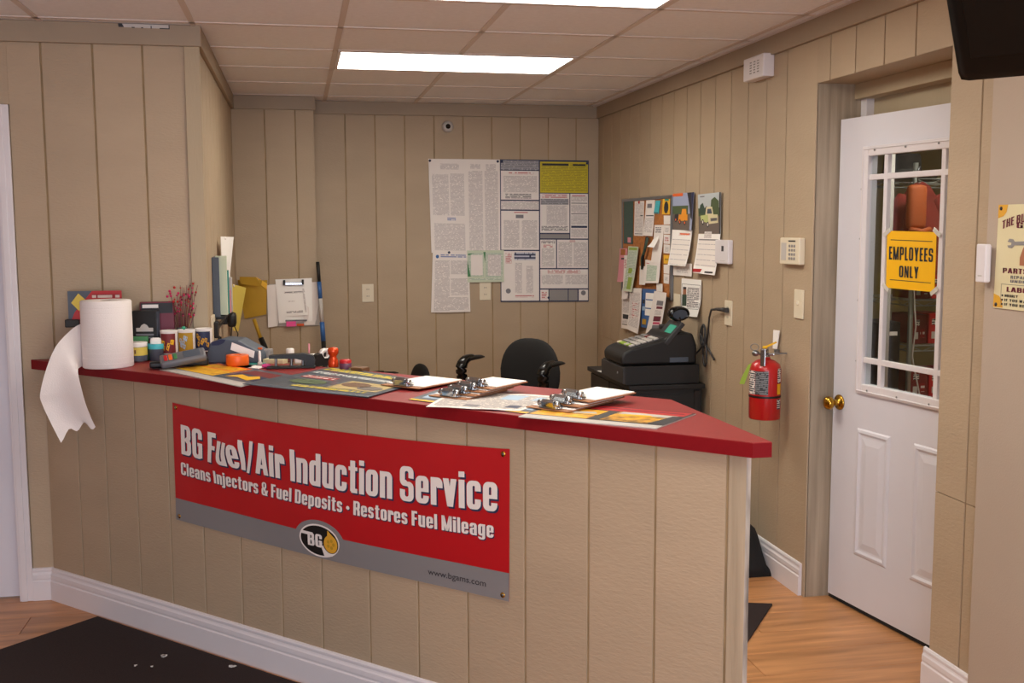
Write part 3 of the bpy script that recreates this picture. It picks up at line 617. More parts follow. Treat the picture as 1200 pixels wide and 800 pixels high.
mb = MB(); L_ = [cell(587, 188, 631, 199, 'print_grey'), cell(587, 200, 631, 233.5, 'paper'), cell(587, 235, 631, 245, 'print'), cell(587, 246.5, 631, 292, 'paper'), cell(587, 293.5, 631, 352, 'paper'), cell(632.5, 189, 689, 225, 'poster_yellow'), cell(632.5, 226, 667, 272, 'paper'), cell(668, 226, 689, 278.5, 'paper'), cell(632.5, 273.5, 667, 278.5, 'grey'), cell(632.5, 280, 651, 313.5, 'paper'), cell(652.3, 280, 689, 313.5, 'paper'), cell(632.5, 315, 689, 337.5, 'paper'), cell(632.5, 339, 642, 352, 'paper'), cell(643, 339, 665, 352, 'grey'), cell(666, 339, 676.5, 352, 'grey'), cell(678, 339, 689, 352, 'paper')]
prints(mb, P, L_)
prints(mb, P, [cell(596, 201, 625, 204, 'print_red'), cell(590, 206, 629, 225, 'print'), cell(592, 226, 622, 232, 'print_dark'), cell(600, 247.5, 618, 249.5, 'print_red'), cell(604, 251, 613, 255, 'inkgrey'), cell(590, 257, 608, 290, 'print'), cell(611, 257, 629, 290, 'print'),
 cell(602, 295, 627, 304, 'print_navy'), cell(603, 307, 611, 343, 'print'), cell(616, 311, 624, 343, 'print'), cell(603, 345, 625, 348, 'print_red'), cell(592, 296, 599, 308, 'print_red'), cell(634, 191, 688, 223, 'print_yellow'), cell(635, 191, 666, 193.5, 'ink'), cell(671, 191.5, 686, 193.5, 'ink'),
 cell(635, 226.5, 664, 231, 'print_red'), cell(633, 232, 666, 239, 'print_grey'), cell(640, 240, 664, 263, 'print'), cell(634, 264, 665, 270, 'print_dark'), cell(670, 227, 686, 229, 'print_red'), cell(669, 229.5, 688, 235, 'print'), cell(669, 236.5, 688, 237.5, 'inkgrey'), cell(669, 239, 688, 248, 'print'), cell(669, 249, 688, 250, 'inkgrey'), cell(669, 251, 688, 262, 'print'), cell(669, 263.5, 688, 266, 'navy'), cell(669, 267, 688, 277, 'print'),
 cell(633.5, 281, 650, 285, 'print_dark'), cell(636, 286, 647, 289, 'print_red'), cell(634, 290, 649, 312, 'print'), cell(667, 280.5, 674, 282.5, 'print_red'), cell(654, 283, 670, 312, 'print'), cell(672, 283, 688, 312, 'print'), cell(641, 316, 680, 320, 'print_red'), cell(634, 321, 659, 333, 'print'), cell(662, 321, 688, 333, 'print'), cell(634, 341, 640, 350, 'print_red')], w=.0012)
mb.poly(P, [((595+3*math.cos(a)-586)/104, (340.5+3*math.sin(a)-187)/166.5) for a in [k*.63 for k in range(10)]], 'inkgrey', .0022); mb.poly(P, [((683.5+3*math.cos(a)-586)/104, (343+3*math.sin(a)-187)/166.5) for a in [k*.63 for k in range(10)]], 'inkgrey', .0022); mb.build('print', t)
for u, v in ((.02, .015), (.98, .02), (.54, .97)): pin(t, P, u, v)
place(t, 1.73, 0, 1.07)
def outlet(label, plane, x0, x1, z0, z1, m='ivory', name='wall_outlet', kind='outlet'):
    t = wallthing(name, label, 'wall plate', plane)
    mb = MB(); mb.box(x0, x1, -.0075, -.0005, z0, z1, m, .003); mb.build('cover_plate', t); cx, cz, h = (x0+x1)/2, (z0+z1)/2, z1-z0
    if kind == 'outlet':
        for dz in (.19*h, -.19*h):
            mb = MB(); mb.box(cx-.016, cx+.016, -.0085, -.007, cz+dz-.013, cz+dz+.013, m, .003)
            for dx in (-.006, .006): mb.box(cx+dx-.0015, cx+dx+.0015, -.0088, -.008, cz+dz-.002, cz+dz+.007, 'charcoal')
            mb.build('receptacle', t)
    elif kind == 'switch':
        mb = MB(); mb.box(cx-.005, cx+.005, -.018, -.006, cz-.004, cz+.014, m, .002); mb.build('toggle', t)
    MB().lathe([(.003, 0), (.003, .001), (.0001, .0015)], m, 8, Matrix.Translation((cx, -.0075, cz)) @ Matrix.Rotation(R(90), 4, 'X')).build('screw', t)
    place(t, cx, 0, z0); return t
outlet('ivory wall outlet half hidden below the pale green notice', 'B', 1.254, 1.335, 1.09, 1.215)
outlet('ivory wall outlet alone on the back wall, left of the posters', 'B', .43, .51, 1.09, 1.215)
t = wallthing('security_camera', 'small round white dome camera high on the back wall', 'camera', 'B')
X = Matrix.Translation((1.037, 0, 2.294)) @ Matrix.Rotation(R(90), 4, 'X')
MB().lathe([(.040, 0), (.040, .012), (.034, .026), (.022, .034), (.0001, .036)], 'lightgrey', 24, X).build('housing', t); MB().lathe([(.017, .034), (.016, .037), (.0001, .040)], 'black_gloss', 16, X).build('lens', t); place(t, 1.037, 0, 2.25)

# ------------------------------------------------------------------ right wall (local x = -Y)
def rq(*p): return [(-a, z) for a, z in p]
t = wallthing('bulletin_board', 'cork bulletin board crowded with papers, thin aluminium frame', 'bulletin board', 'R')
MB().box(-6.83, -5.885, -.012, -.001, 1.19, 1.77, 'cork').build('cork_panel', t)
for a in ((-6.84, -5.875, 1.765, 1.782), (-6.84, -5.875, 1.18, 1.195), (-6.84, -6.823, 1.18, 1.782), (-5.893, -5.872, 1.18, 1.782)): MB().box(a[0], a[1], -.019, -.0005, a[2], a[3], 'steel', .002).build('frame_rail', t)
place(t, -6.36, 0, 1.18)
def paper(name, label, cat, plane, q, y, m, pr=(), curl=None, group=None, polys=(), pinc=None, thick=.001):
    t = wallthing(name, label, cat, plane, group); P = quadP(q, y, curl); mb = MB(); nu, nv = (6, 6) if curl else (1, 1)
    mb.sheet(P, m, thick, nu, nv); prints(mb, P, pr, nu if curl else 1, nv if curl else 1)
    for pts, mm in polys: mb.poly(P, pts, mm, .0016)
    mb.build('sheet', t)
    if pinc: pin(t, P, .5, .035, pinc)
    place(t, (q[2][0]+q[3][0])/2, 0, min(q[2][1], q[3][1])); return t
cl = lambda a, k=1: (lambda u, v: a*v*v+.003*math.sin(4*u+k))
G_ = 'papers pinned to the bulletin board'
pp = lambda name, label, q, y, m, *a, **k: paper(name, label, 'paper', 'R', rq(*q), y, m, *a, group=G_, **k)
pp('flyer', 'dark green printed flyer at the top left of the bulletin board', ((6.803, 1.773), (6.602, 1.764), (6.603, 1.492), (6.795, 1.494)), .016, 'print_dkgreen', [(.45, .85, .8, .97, 'pink')])
pp('price_list', 'narrow white list left of the cyan tag, first of two', ((6.567, 1.763), (6.380, 1.760), (6.389, 1.545), (6.578, 1.546)), .016, 'paper', [(.08, .05, .92, .9, 'print'), (.1, .92, .9, .96, 'print_dark'), (.65, .40, .92, .43, 'ink')], pinc='red')
pp('price_list', 'narrow white list right next to the cyan tag with a dark block at top', ((6.331, 1.763), (6.186, 1.762), (6.195, 1.546), (6.365, 1.548)), .016, 'paper', [(.2, .1, .7, .22, 'inkgrey'), (.15, .42, .95, .45, 'ink'), (.08, .5, .9, .9, 'print')], cl(.01))
pp('note_tag', 'small cyan tag tilted on the bulletin board', ((6.155, 1.757), (6.071, 1.755), (6.098, 1.678), (6.191, 1.681)), .018, 'cyan', [(.1, .9, .9, .97, 'ink')])
pp('photo_card', 'yellow and black picture card in the top right corner of the bulletin board', ((6.033, 1.764), (5.909, 1.760), (5.913, 1.673), (6.045, 1.674)), .016, 'yellow', [(.3, .0, .85, .12, 'teal')], polys=[([(.55+.3*math.cos(a), .55+.4*math.sin(a)) for a in [k*.52 for k in range(12)]], 'ink')])
zz = [1.667, 1.612, 1.557, 1.500, 1.445]
for k, (lb, cc) in enumerate((('plain white business card below the yellow and black picture', None), ('white business card with grey print, second down the right edge of the board', 'print'), ('white business card with red print on the right edge of the board', 'print_red'), ('white business card just above the yellow card', 'print'))):
    pp('business_card', lb, ((6.015-.002*k, zz[k]), (5.9, zz[k]-.002), (5.902, zz[k+1]+.003), (6.010, zz[k+1]+.003)), .016, 'paper', [(.2, .25, .8, .8, cc)] if cc else [])
pp('business_card', 'yellow business card on the right edge of the bulletin board', ((6.007, 1.437), (5.897, 1.438), (5.902, 1.389), (6.005, 1.388)), .016, 'yellow', [(.2, .4, .8, .6, 'mustard')])
pp('business_card', 'white business card directly below the yellow card', ((6.005, 1.381), (5.902, 1.384), (5.908, 1.330), (6.002, 1.330)), .016, 'paper')
pp('business_card', 'lowest white card on the right edge of the bulletin board', ((6.002, 1.327), (5.908, 1.327), (5.913, 1.272), (6.001, 1.273)), .016, 'paper', [(.2, .3, .8, .7, 'print')])
pp('receipt', 'long white strip in the middle of the board, dark stamp at the top', ((6.166, 1.612), (6.013, 1.612), (6.035, 1.390), (6.190, 1.390)), .018, 'paper', [(.15, .05, .75, .2, 'print_dark')], cl(.012))
pp('note_slip', 'small curled white slip over the long white strip', ((6.147, 1.524), (6.056, 1.550), (6.084, 1.479), (6.193, 1.482)), .034, 'paper_bright', [], cl(.02))
pp('form_sheet', 'square white form with faint green print, low in the middle of the board', ((6.294, 1.402), (6.035, 1.395), (6.039, 1.271), (6.298, 1.258)), .03, 'paper', [(.1, .08, .3, .16, 'print_red'), (.15, .2, .8, .9, 'print_green')], cl(.008))
pp('pink_slip', 'pink slip at the left edge of the bulletin board', ((6.851, 1.460), (6.702, 1.463), (6.696, 1.247), (6.874, 1.238)), .024, 'pink', [(.2, .02, .75, .2, 'cork'), (.3, .28, .8, .33, 'ink')], cl(.01))
pp('note_slip', 'white slip hanging between the pink and the green slips', ((6.737, 1.417), (6.646, 1.420), (6.638, 1.139), (6.748, 1.132)), .028, 'paper', [(.1, .1, .9, .3, 'print_red')], cl(.012))
pp('green_form', 'long pale green form with green highlighter marks', ((6.630, 1.478), (6.438, 1.478), (6.524, 1.190), (6.694, 1.191)), .034, 'palegreen', [(.08, .1, .9, .95, 'print_green'), (.1, .02, .9, .08, 'lime'), (.3, .48, .7, .6, 'lime'), (.4, .68, .8, .95, 'lime')], cl(.015))
pp('newsletter', 'white newsletter with a dark photo strip, lowest left below the board', ((6.806, 1.184), (6.622, 1.184), (6.615, .942), (6.790, .937)), .020, 'paper', [(.08, .02, .5, .10, 'print_navy'), (.1, .14, .9, .58, 'print'), (.15, .62, .9, .74, 'ink'), (.1, .78, .9, .85, 'print'), (.1, .88, .9, .9, 'ink')], cl(.008))
pp('phone_list', 'white list with faint red columns below the board', ((6.604, 1.210), (6.379, 1.222), (6.387, .936), (6.597, .949)), .030, 'paper', [(.08, .1, .9, .9, 'print'), (.3, .3, .8, .7, 'print_red')], cl(.02))
pp('blue_schedule', 'blue schedule sheet with white columns below the board', ((6.379, 1.220), (6.121, 1.229), (6.145, .990), (6.406, .977)), .022, 'blue', [(.28, .10, .98, .68, 'paper_bright'), (.3, .26, .98, .29, 'blue'), (.3, .48, .98, .51, 'blue'), (.06, .28, .24, .38, 'ink'), (.06, .45, .3, .56, 'skyblue'), (.1, .78, .4, .92, 'mustard'), (.5, .75, .95, .9, 'blue')])
pp('brochure', 'pinkish white brochure with a column of small car pictures, tilted', ((6.090, 1.222), (5.889, 1.222), (5.975, .971), (6.223, .947)), .040, 'paper', [(.38, .20, .85, .31, 'inkgrey'), (.42, .33, .86, .39, 'maroon'), (.36, .42, .82, .53, 'print'), (.36, .56, .86, .68, 'maroon'), (.38, .70, .85, .75, 'magenta'), (.38, .77, .85, .86, 'inkgrey')], cl(.01))
pp('card_note', 'small white square note above the tilted brochure', ((6.107, 1.268), (6.001, 1.268), (5.999, 1.221), (6.105, 1.219)), .024, 'paper')
t = wallthing('lanyard', 'black lanyard with a white badge hanging on the bulletin board', 'lanyard', 'R', G_)
mb = MB(); mb.tube([(-6.28, -.03, 1.535), (-6.30, -.034, 1.47), (-6.33, -.036, 1.42), (-6.34, -.034, 1.35)], .009, 'black', 6); mb.tube([(-6.26, -.03, 1.535), (-6.29, -.038, 1.46), (-6.35, -.036, 1.41), (-6.35, -.034, 1.34)], .009, 'darkgreen', 6); mb.build('strap', t)
mb = MB(); mb.sheet(quadP(rq((6.41, 1.36), (6.305, 1.36), (6.308, 1.246), (6.42, 1.242)), .03), 'paper', .002); mb.build('badge', t); pin(t, lambda u, v, w: (-6.27, -.03, 1.535), 0, 0, 'ink'); place(t, -6.35, 0, 1.25)
# calendars
t = wallthing('wall_calendar', 'calendar with an orange antique car photo beside the bulletin board', 'calendar', 'R')
P = quadP(rq((5.874, 1.788), (5.538, 1.787), (5.542, 1.581), (5.867, 1.585)), .012, lambda u, v: .012*u*v); mb = MB(); mb.sheet(P, 'sky_print', .0015, 4, 4)
prints(mb, P, [(0, .34, .78, .60, 'foliage_print'), (0, .56, .90, 1, 'road_print'), (0, 0, .5, .08, 'orange')], 3, 1)
mb.poly(P, [(.70, 0), (1, 0), (1, .72), (.93, .66), (.82, .3)], 'ink', .0015); mb.poly(P, [(.88, 0), (1, 0), (1, .66), (.95, .4)], 'navy', .002)
for pts, mm in (([(.10, .74), (.12, .58), (.30, .55), (.32, .74)], 'ink'), ([(.30, .76), (.34, .58), (.78, .58), (.80, .74)], 'amber'), ([(.46, .59), (.50, .43), (.70, .43), (.73, .59)], 'amber'), ([(.50, .56), (.53, .46), (.66, .46), (.68, .56)], 'slate')): mb.poly(P, pts, mm, .002)
for x, z in ((.40, .78), (.66, .80), (.18, .72)): mb.poly(P, [(x+.06*math.cos(a), z+.07*math.sin(a)) for a in [k*.63 for k in range(10)]], 'ink', .0023); mb.poly(P, [(x+.03*math.cos(a), z+.035*math.sin(a)) for a in [k*.63 for k in range(10)]], 'orange', .0026)
mb.build('picture', t)
P = quadP(rq((5.859, 1.40), (5.560, 1.40), (5.564, 1.330), (5.857, 1.327)), .010); mb = MB(); mb.sheet(P, 'paper'); prints(mb, P, [(.2, .4, .8, .8, 'print')]); mb.build('advert_strip', t)
P = quadP(rq((5.852, 1.585), (5.549, 1.581), (5.593, 1.385), (5.866, 1.385)), .018, cl(.02)); mb = MB(); mb.sheet(P, 'paper_bright', .001, 4, 4); prints(mb, P, [(.05, .26, .95, .97, 'grid_print'), (.38, .07, .92, .15, 'print_red'), (.45, .09, .9, .13, 'orange')], 4, 4); mb.build('page', t); place(t, -5.7, 0, 1.33)
t = wallthing('wall_calendar', 'calendar with a pale green vintage pickup photo, right of the other calendar', 'calendar', 'R')
P = quadP(rq((5.481, 1.772), (5.162, 1.775), (5.158, 1.560), (5.454, 1.567)), .012); mb = MB(); mb.sheet(P, 'cloud_print', .0015)
prints(mb, P, [(.0, .52, 1, 1, 'road_print'), (0, .36, 1, .56, 'foliage_print'), (.10, .05, .3, .08, 'inkgrey'), (.94, 0, 1, 1, 'charcoal')])
for pts, mm in (([(.55, .5), (.6, .16), (.75, .10), (.92, .2), (.94, .55)], 'foliage_print'), ([(.03, .5), (.10, .28), (.22, .22), (.3, .36), (.4, .3), (.45, .5)], 'darkgreen')): mb.poly(P, pts, mm, .0012)
for pts, mm in (([(.33, .54), (.38, .33), (.64, .33), (.70, .54)], 'cream'), ([(.40, .50), (.43, .38), (.60, .38), (.64, .50)], 'slate'), ([(.10, .55), (.46, .52), (.48, .74), (.13, .68)], 'leaf_lime'), ([(.45, .52), (.88, .52), (.90, .72), (.47, .76)], 'cream'), ([(.56, .61), (.86, .60), (.86, .67), (.57, .69)], 'steel')): mb.poly(P, pts, mm, .0016+.0002*len(mb.f)*.01)
for x, z in ((.44, .77), (.21, .71)): mb.poly(P, [(x+.05*math.cos(a), z+.075*math.sin(a)) for a in [k*.63 for k in range(10)]], 'ink', .002); mb.poly(P, [(x+.025*math.cos(a), z+.04*math.sin(a)) for a in [k*.63 for k in range(10)]], 'white', .0024)
mb.build('picture', t)
P = quadP(rq((5.447, 1.563), (5.158, 1.564), (5.188, 1.353), (5.489, 1.356)), .016, cl(.015)); mb = MB(); mb.sheet(P, 'paper_bright', .001, 4, 4); prints(mb, P, [(.06, .16, .95, .82, 'grid_print'), (.06, .13, .95, .16, 'inkgrey'), (.3, -.06, .62, .10, 'print')], 4, 4)
mb.poly(P, [(0, .9), (.42, .88), (.36, .97), (0, .985)], 'red', .0012); mb.poly(P, [(.55, .93), (.9, .92), (.9, .96), (.55, .97)], 'ink', .0012); mb.build('page', t); place(t, -5.32, 0, 1.35)
t = wallthing('thermostat', 'white thermostat box with a small dark display beside the pickup calendar', 'thermostat', 'R')
MB().box(-5.19, -5.02, -.028, -.0005, 1.415, 1.535, 'white_trim', .006).build('body', t); MB().box(-5.10, -5.075, -.0295, -.027, 1.478, 1.505, 'ink').build('display', t); MB().box(-5.12, -5.055, -.0287, -.027, 1.43, 1.432, 'lightgrey').build('slot', t); place(t, -5.1, 0, 1.415)
t = paper('photo_notice', 'white notice with a black border and a small portrait, curled at the bottom', 'notice', 'R', rq((5.717, 1.314), (5.418, 1.318), (5.423, 1.120), (5.729, 1.100)), .010, 'paper_bright', [(.03, .14, .97, .15, 'ink'), (.03, .79, .97, .80, 'ink'), (.03, .14, .045, .80, 'ink'), (.955, .14, .97, .80, 'ink'), (.32, .22, .92, .76, 'print_dark'), (.07, .42, .30, .72, 'darkgreen'), (.10, .26, .27, .42, 'skin'), (.10, .22, .27, .28, 'ink')], lambda u, v: .02*max(0, v-.6)*max(0, u-.4)*4)
outlet('blank ivory wall plate between the bulletin board and the portrait notice', 'R', -5.853, -5.752, 1.092, 1.221, name='blank_plate', kind='blank')
to = outlet('ivory wall outlet with a grey plug in it, above the register cord', 'R', -5.10, -5.011, 1.107, 1.232)
outlet('ivory light switch left of the employees door', 'R', -4.327, -4.243, 1.205, 1.330, kind='switch', name='light_switch')
t = thing('extension_cord', 'dark grey power cord plugged in and tied in a bow on the right wall', 'cord', (RWX, 5.3, .80), RIGHT_RZ)
def rx(y, z, o=.012): return (-(y-5.3), -o, z-.80)
mb = MB(); mb.box(-(5.045-5.3)-.012, -(5.045-5.3)+.012, -.03, -.0095, 1.185-.80-.012, 1.185-.80+.012, 'charcoal', .004); mb.tube([rx(5.06, 1.185, .02), rx(5.16, 1.182, .03)], [.012, .007], 'charcoal', 8); mb.build('plug', t)
mb = MB(); mb.tube([rx(5.12, 1.183, .03), rx(5.22, 1.175, .03), rx(5.27, 1.13, .02), rx(5.30, 1.04, .014), rx(5.325, .985, .014)], .0052, 'charcoal', 8)
def loop(cy, cz, ay, az, tilt, o): return [rx(cy+ay*math.cos(a)*math.cos(tilt)-az*math.sin(a)*math.sin(tilt), cz+ay*math.cos(a)*math.sin(tilt)+az*math.sin(a)*math.cos(tilt), o) for a in [2*math.pi*k/16 for k in range(17)]]
mb.tube(loop(5.365, 1.03, .03, .055, .25, .018), .0055, 'charcoal', 8); mb.tube(loop(5.335, 1.03, .022, .058, -.1, .024), .0055, 'charcoal', 8); mb.tube(loop(5.325, .93, .026, .062, -.1, .02), .0055, 'charcoal', 8)
mb.tube([rx(5.33, .985, .02), rx(5.27, .955, .016), rx(5.21, .915, .014)], .0052, 'charcoal', 8); mb.tube([rx(5.34, .985, .02), rx(5.40, .95, .016), rx(5.50, .895, .02), rx(5.56, .87, .05)], .0052, 'charcoal', 8)
mb.box(-(5.333-5.3)-.012, -(5.333-5.3)+.012, -.032, -.008, .178, .194, 'charcoal', .004); mb.build('cable', t)
t = wallthing('alarm_siren', 'white plastic siren box with a grille under the ceiling trim', 'siren', 'R')
MB().box(-4.81, -4.59, -.055, -.0005, 2.272, 2.375, 'white_trim', .006).build('housing', t)
for i in range(3):
    for j in range(5): MB().box(-4.735+.04*i, -4.715+.04*i, -.0562, -.054, 2.298+.012*j, 2.303+.012*j, 'grey').build('slot', t)
place(t, -4.7, 0, 2.272)
t = wallthing('alarm_keypad', 'beige alarm keypad with rows of buttons above the light switch', 'keypad', 'R')
MB().box(-4.435, -4.247, -.028, -.0005, 1.437, 1.552, 'ivory', .005).build('housing', t); MB().box(-4.418, -4.37, -.0295, -.027, 1.455, 1.53, 'lightgrey').build('display', t)
for i in range(3):
    for j in range(4): MB().box(-4.345+.023*i, -4.330+.023*i, -.031, -.027, 1.457+.018*j, 1.469+.018*j, 'grey', .002).build('button', t)
MB().box(-4.35, -4.285, -.0292, -.027, 1.535, 1.541, 'charcoal').build('brand_bar', t); place(t, -4.34, 0, 1.437)
# fire extinguisher
EX = (2.02, 4.40, .753)
t = thing('fire_extinguisher', 'red fire extinguisher hanging on the right wall beside the door', 'extinguisher', EX, RIGHT_RZ+R(55)); t.scale = (1, 1, .80)
MB().lathe([(.02, 0), (.066, 0), (.069, .006), (.069, .275), (.062, .305), (.04, .325), (.022, .332), (.02, .345)], 'ext_red', 32).build('cylinder', t)
MB().lathe([(.0702, .122), (.0705, .124), (.0705, .132), (.0702, .134)], 'black', 32, cap=False).build('band', t)
for a0, a1, z0, z1, m_, nm in ((-158, -118, .142, .272, 'print_tag', 'label'), (-117, -68, .142, .272, 'print_label', 'label'), (-30, -8, .205, .285, 'print_tag', 'label'), (-30, -8, .142, .20, 'yellow', 'label'), (-30, -8, .06, .115, 'print_tag', 'label')):
    mb = MB(); n = 8; V = []; U = []
    for k in range(n+1):
        a = R(a0+(a1-a0)*k/n)
        for z in (z0, z1): V.append((.0698*math.cos(a), .0698*math.sin(a), z)); U.append((.07*a, z))
    mb.add(V, [(2*k, 2*k+2, 2*k+3, 2*k+1) for k in range(n)], m_, None, U, True); mb.build(nm, t)
mb = MB(); mb.lathe([(.019, .340), (.019, .352), (.013, .356), (.013, .385), (.0001, .387)], 'chrome', 16); mb.box(-.04, .04, -.012, .012, .352, .366, 'chrome', .004); mb.lathe([(.016, 0), (.016, .012), (.0001, .014)], 'steel', 16, Matrix.Translation((-.042, -.004, .362)) @ Matrix.Rotation(R(90), 4, 'X')); mb.build('valve', t)
mb = MB(); mb.box(-.012, .012, -.062, .02, .386, .396, 'chrome', .003); mb.box(-.011, .011, -.066, -.056, .300, .392, 'chrome', .003); mb.build('handle', t)
mb = MB(); mb.prism([(-.012, .398), (.045, .432), (.05, .425), (-.004, .390)], 'y', -.012, -.006, 'yellow'); mb.box(-.012, .008, -.016, .0, .388, .404, 'yellow', .002); mb.build('seal_tag', t)
mb = MB(); mb.tube([(-.045+.018*math.cos(a), -.02, .398+.018*math.sin(a)) for a in [2*math.pi*k/14 for k in range(15)]], .002, 'steel', 6); mb.build('pull_ring', t)
mb = MB(); mb.prism([(-.07, .30), (-.055, .31), (-.085, .19), (-.108, .19), (-.10, .22)], 'y', -.03, -.028, 'lime'); tag(mb.build('inspection_tag', t), 'yellow green inspection tag', None)
mb = MB(); mb.box(.012, .099, -.006, .006, .356, .364, 'steel', 0, Matrix.Rotation(R(35), 4, 'Z')); mb.build('bracket', t)
t = wallthing('hang_card', 'small white card on a hook behind the extinguisher handle', 'card', 'R')
mb = MB(); mb.sheet(quadP(rq((4.512, 1.135), (4.452, 1.137), (4.475, 1.052), (4.515, 1.050)), .014), 'paper_bright', .004); mb.build('card', t); MB().box(-4.49, -4.47, -.02, -.0005, 1.03, 1.05, 'steel', .002).build('hook', t); place(t, -4.48, 0, 1.03)

# ------------------------------------------------------------------ left side wall and wall bump
t = wallthing('wall_file_rack', 'narrow dark blue wall rack of coloured folders seen edge-on', 'file rack', 'L')
MB().box(5.25, 5.55, -.016, -.0005, 1.18, 1.465, 'slate', .003).build('back_panel', t)
MB().box(5.25, 5.262, -.034, -.012, 1.18, 1.465, 'slate', .003).build('side_panel', t); MB().box(5.25, 5.55, -.055, -.012, 1.17, 1.185, 'black', .003).build('tray', t)
for k, (m_, z0, z1) in enumerate((('palegreen', 1.19, 1.47), ('teal', 1.19, 1.40), ('pink', 1.19, 1.30), ('lightgrey', 1.19, 1.36))): MB().box(5.275+.06*k, 5.315+.06*k, -.066-.004*k, -.016, z0, z1, m_, .001).build('folder', t)
place(t, 5.4, 0, 1.17)
t = wallthing('pinned_paper', 'tall white paper curling off the side wall', 'paper', 'L')
P = quadP([(5.62, 1.56), (5.85, 1.555), (5.80, 1.30), (5.63, 1.305)], .022, lambda u, v: .05*u*(1-v*.6)); mb = MB(); mb.sheet(P, 'paper_bright', .0015, 6, 6); mb.build('sheet', t); pin(t, P, .3, .03, 'white'); place(t, 5.7, 0, 1.30)
t = wallthing('pinned_paper', 'small white slip under the tall curling paper', 'paper', 'L')
P = quadP([(5.62, 1.25), (5.73, 1.25), (5.73, 1.19), (5.62, 1.192)], .016, lambda u, v: .025*u); mb = MB(); mb.sheet(P, 'paper', .0015, 4, 2); mb.build('sheet', t); place(t, 5.67, 0, 1.19)
t = wallthing('pinned_paper', 'pale yellow sheet hanging and curling off the side wall', 'paper', 'L')
P = quadP([(6.25, 1.292), (6.55, 1.25), (6.46, 1.0), (6.28, 1.02)], .02, lambda u, v: .075*u*(1-.75*v)+.01*v); mb = MB(); mb.sheet(P, 'pad_yellow', .0015, 6, 6); mb.build('sheet', t); pin(t, P, .2, .03, 'white'); place(t, 6.4, 0, 1.0)
t = wallthing('wall_phone', 'black wall phone with a coiled cord at the corner of the side wall', 'phone', 'L')
MB().box(5.08, 5.2, -.012, -.0005, .98, 1.2, 'ivory', .003).build('wall_bracket', t)
mb = MB(); mb.box(5.10, 5.19, -.03, -.012, 1.095, 1.17, 'black', .006); mb.box(5.15, 5.75, -.022, -.008, 1.12, 1.135, 'black', .004); mb.build('cradle', t); mb = MB(); mb.box(5.76, 5.86, -.075, -.03, 1.085, 1.16, 'black', .018); mb.box(5.78, 5.84, -.035, -.001, 1.10, 1.14, 'black', .004); mb.build('handset', t)
mb = MB(); mb.tube([(5.145+.009*math.cos(a*2.2), -.032+.009*math.sin(a*2.2), 1.10-.0016*a) for a in range(70)], .0028, 'black', 5); mb.build('coiled_cord', t)
mb = MB(); mb.tube([(5.80, -.05, 1.09), (5.90, -.04, 1.03), (5.92, -.04, .95)], .003, 'black', 6); mb.tube([(5.83, -.06, 1.09), (6.1, -.065, 1.02), (6.12, -.05, .94)], .003, 'charcoal', 6); mb.build('cord', t); place(t, 5.4, 0, .95)
t = wallthing('mustard_envelope', 'mustard yellow envelope with a folded flap on the back wall bump', 'envelope', 'N')
P = quadP([(-.389, 1.265), (-.20, 1.262), (-.212, 1.036), (-.352, 1.010)], .012, lambda u, v: .03*(1-v)*math.sin(3*u)); mb = MB(); mb.sheet(P, 'mustard', .003, 8, 6); mb.build('body', t)
mb = MB(); mb.sheet(quadP([(-.375, 1.288), (-.27, 1.285), (-.235, 1.225), (-.37, 1.24)], .045, lambda u, v: .02*u), 'mustard', .002, 4, 3); mb.build('flap', t)
mb = MB(); mb.sheet(quadP([(-.27, 1.285), (-.20, 1.24), (-.205, 1.20), (-.235, 1.225)], .03), 'yellow', .002); mb.build('flap_edge', t); place(t, -.3, 0, 1.01)
t = wallthing('wall_clipboard', 'clipboard of white papers on the back wall bump, pink sticky note below', 'clipboard', 'N')
MB().box(-.19, .14, -.012, -.002, .955, 1.235, 'lightgrey', .002).build('board', t)
for nm, q, y, m_ in (('paper', [(-.203, 1.228), (-.10, 1.236), (-.11, .960), (-.203, .950)], .016, 'paper'), ('paper', [(.02, 1.24), (.125, 1.247), (.158, .963), (.03, .96)], .015, 'paper'), ('paper', [(-.148, 1.266), (.088, 1.272), (.086, .986), (-.131, .978)], .024, 'paper_bright')):
    mb = MB(); P = quadP(q, y, lambda u, v: .006*math.sin(3*u+2*v)); mb.sheet(P, m_, .003, 5, 5); prints(mb, P, [(.1, .1, .9, .9, 'print')], 5, 5) if nm == 'x' else None; mb.build(nm, t)
mb = MB(); P = quadP([(-.105, 1.222), (.04, 1.226), (.058, 1.03), (-.092, 1.022)], .032); mb.sheet(P, 'paper_bright', .004); prints(mb, P, [(.06, .18, .97, .25, 'print_dark'), (.08, .84, .8, .90, 'print_dark'), (.88, .1, .96, .9, 'print'), (.2, .5, .5, .53, 'print')]); mb.build('receipt_pad', t)
mb = MB(); mb.box(-.098, .036, -.046, -.028, 1.228, 1.246, 'chrome', .003); mb.box(-.098, -.084, -.05, -.03, 1.23, 1.262, 'black', .003); mb.box(.022, .036, -.05, -.03, 1.232, 1.264, 'black', .003); mb.build('clip', t)
mb = MB(); mb.box(-.09, .05, -.034, -.03, .988, .999, 'inkgrey'); mb.build('writing_line', t)
MB().box(-.085, -.022, -.038, -.033, .955, .988, 'hotpink').build('sticky_note', t); MB().box(-.018, .03, -.036, -.033, .957, .972, 'orange_dark').build('sticky_flag', t); place(t, -.03, 0, .955)
t = thing('window_brush', 'long blue and black handled brush leaning upright against the wall bump', 'brush', (.165, 7.12, 0))
pts = lambda a, b: [(-.038*(a-.6)/.8, .06*(a-.6)/.8, a), (-.038*(b-.6)/.8, .06*(b-.6)/.8, b)]
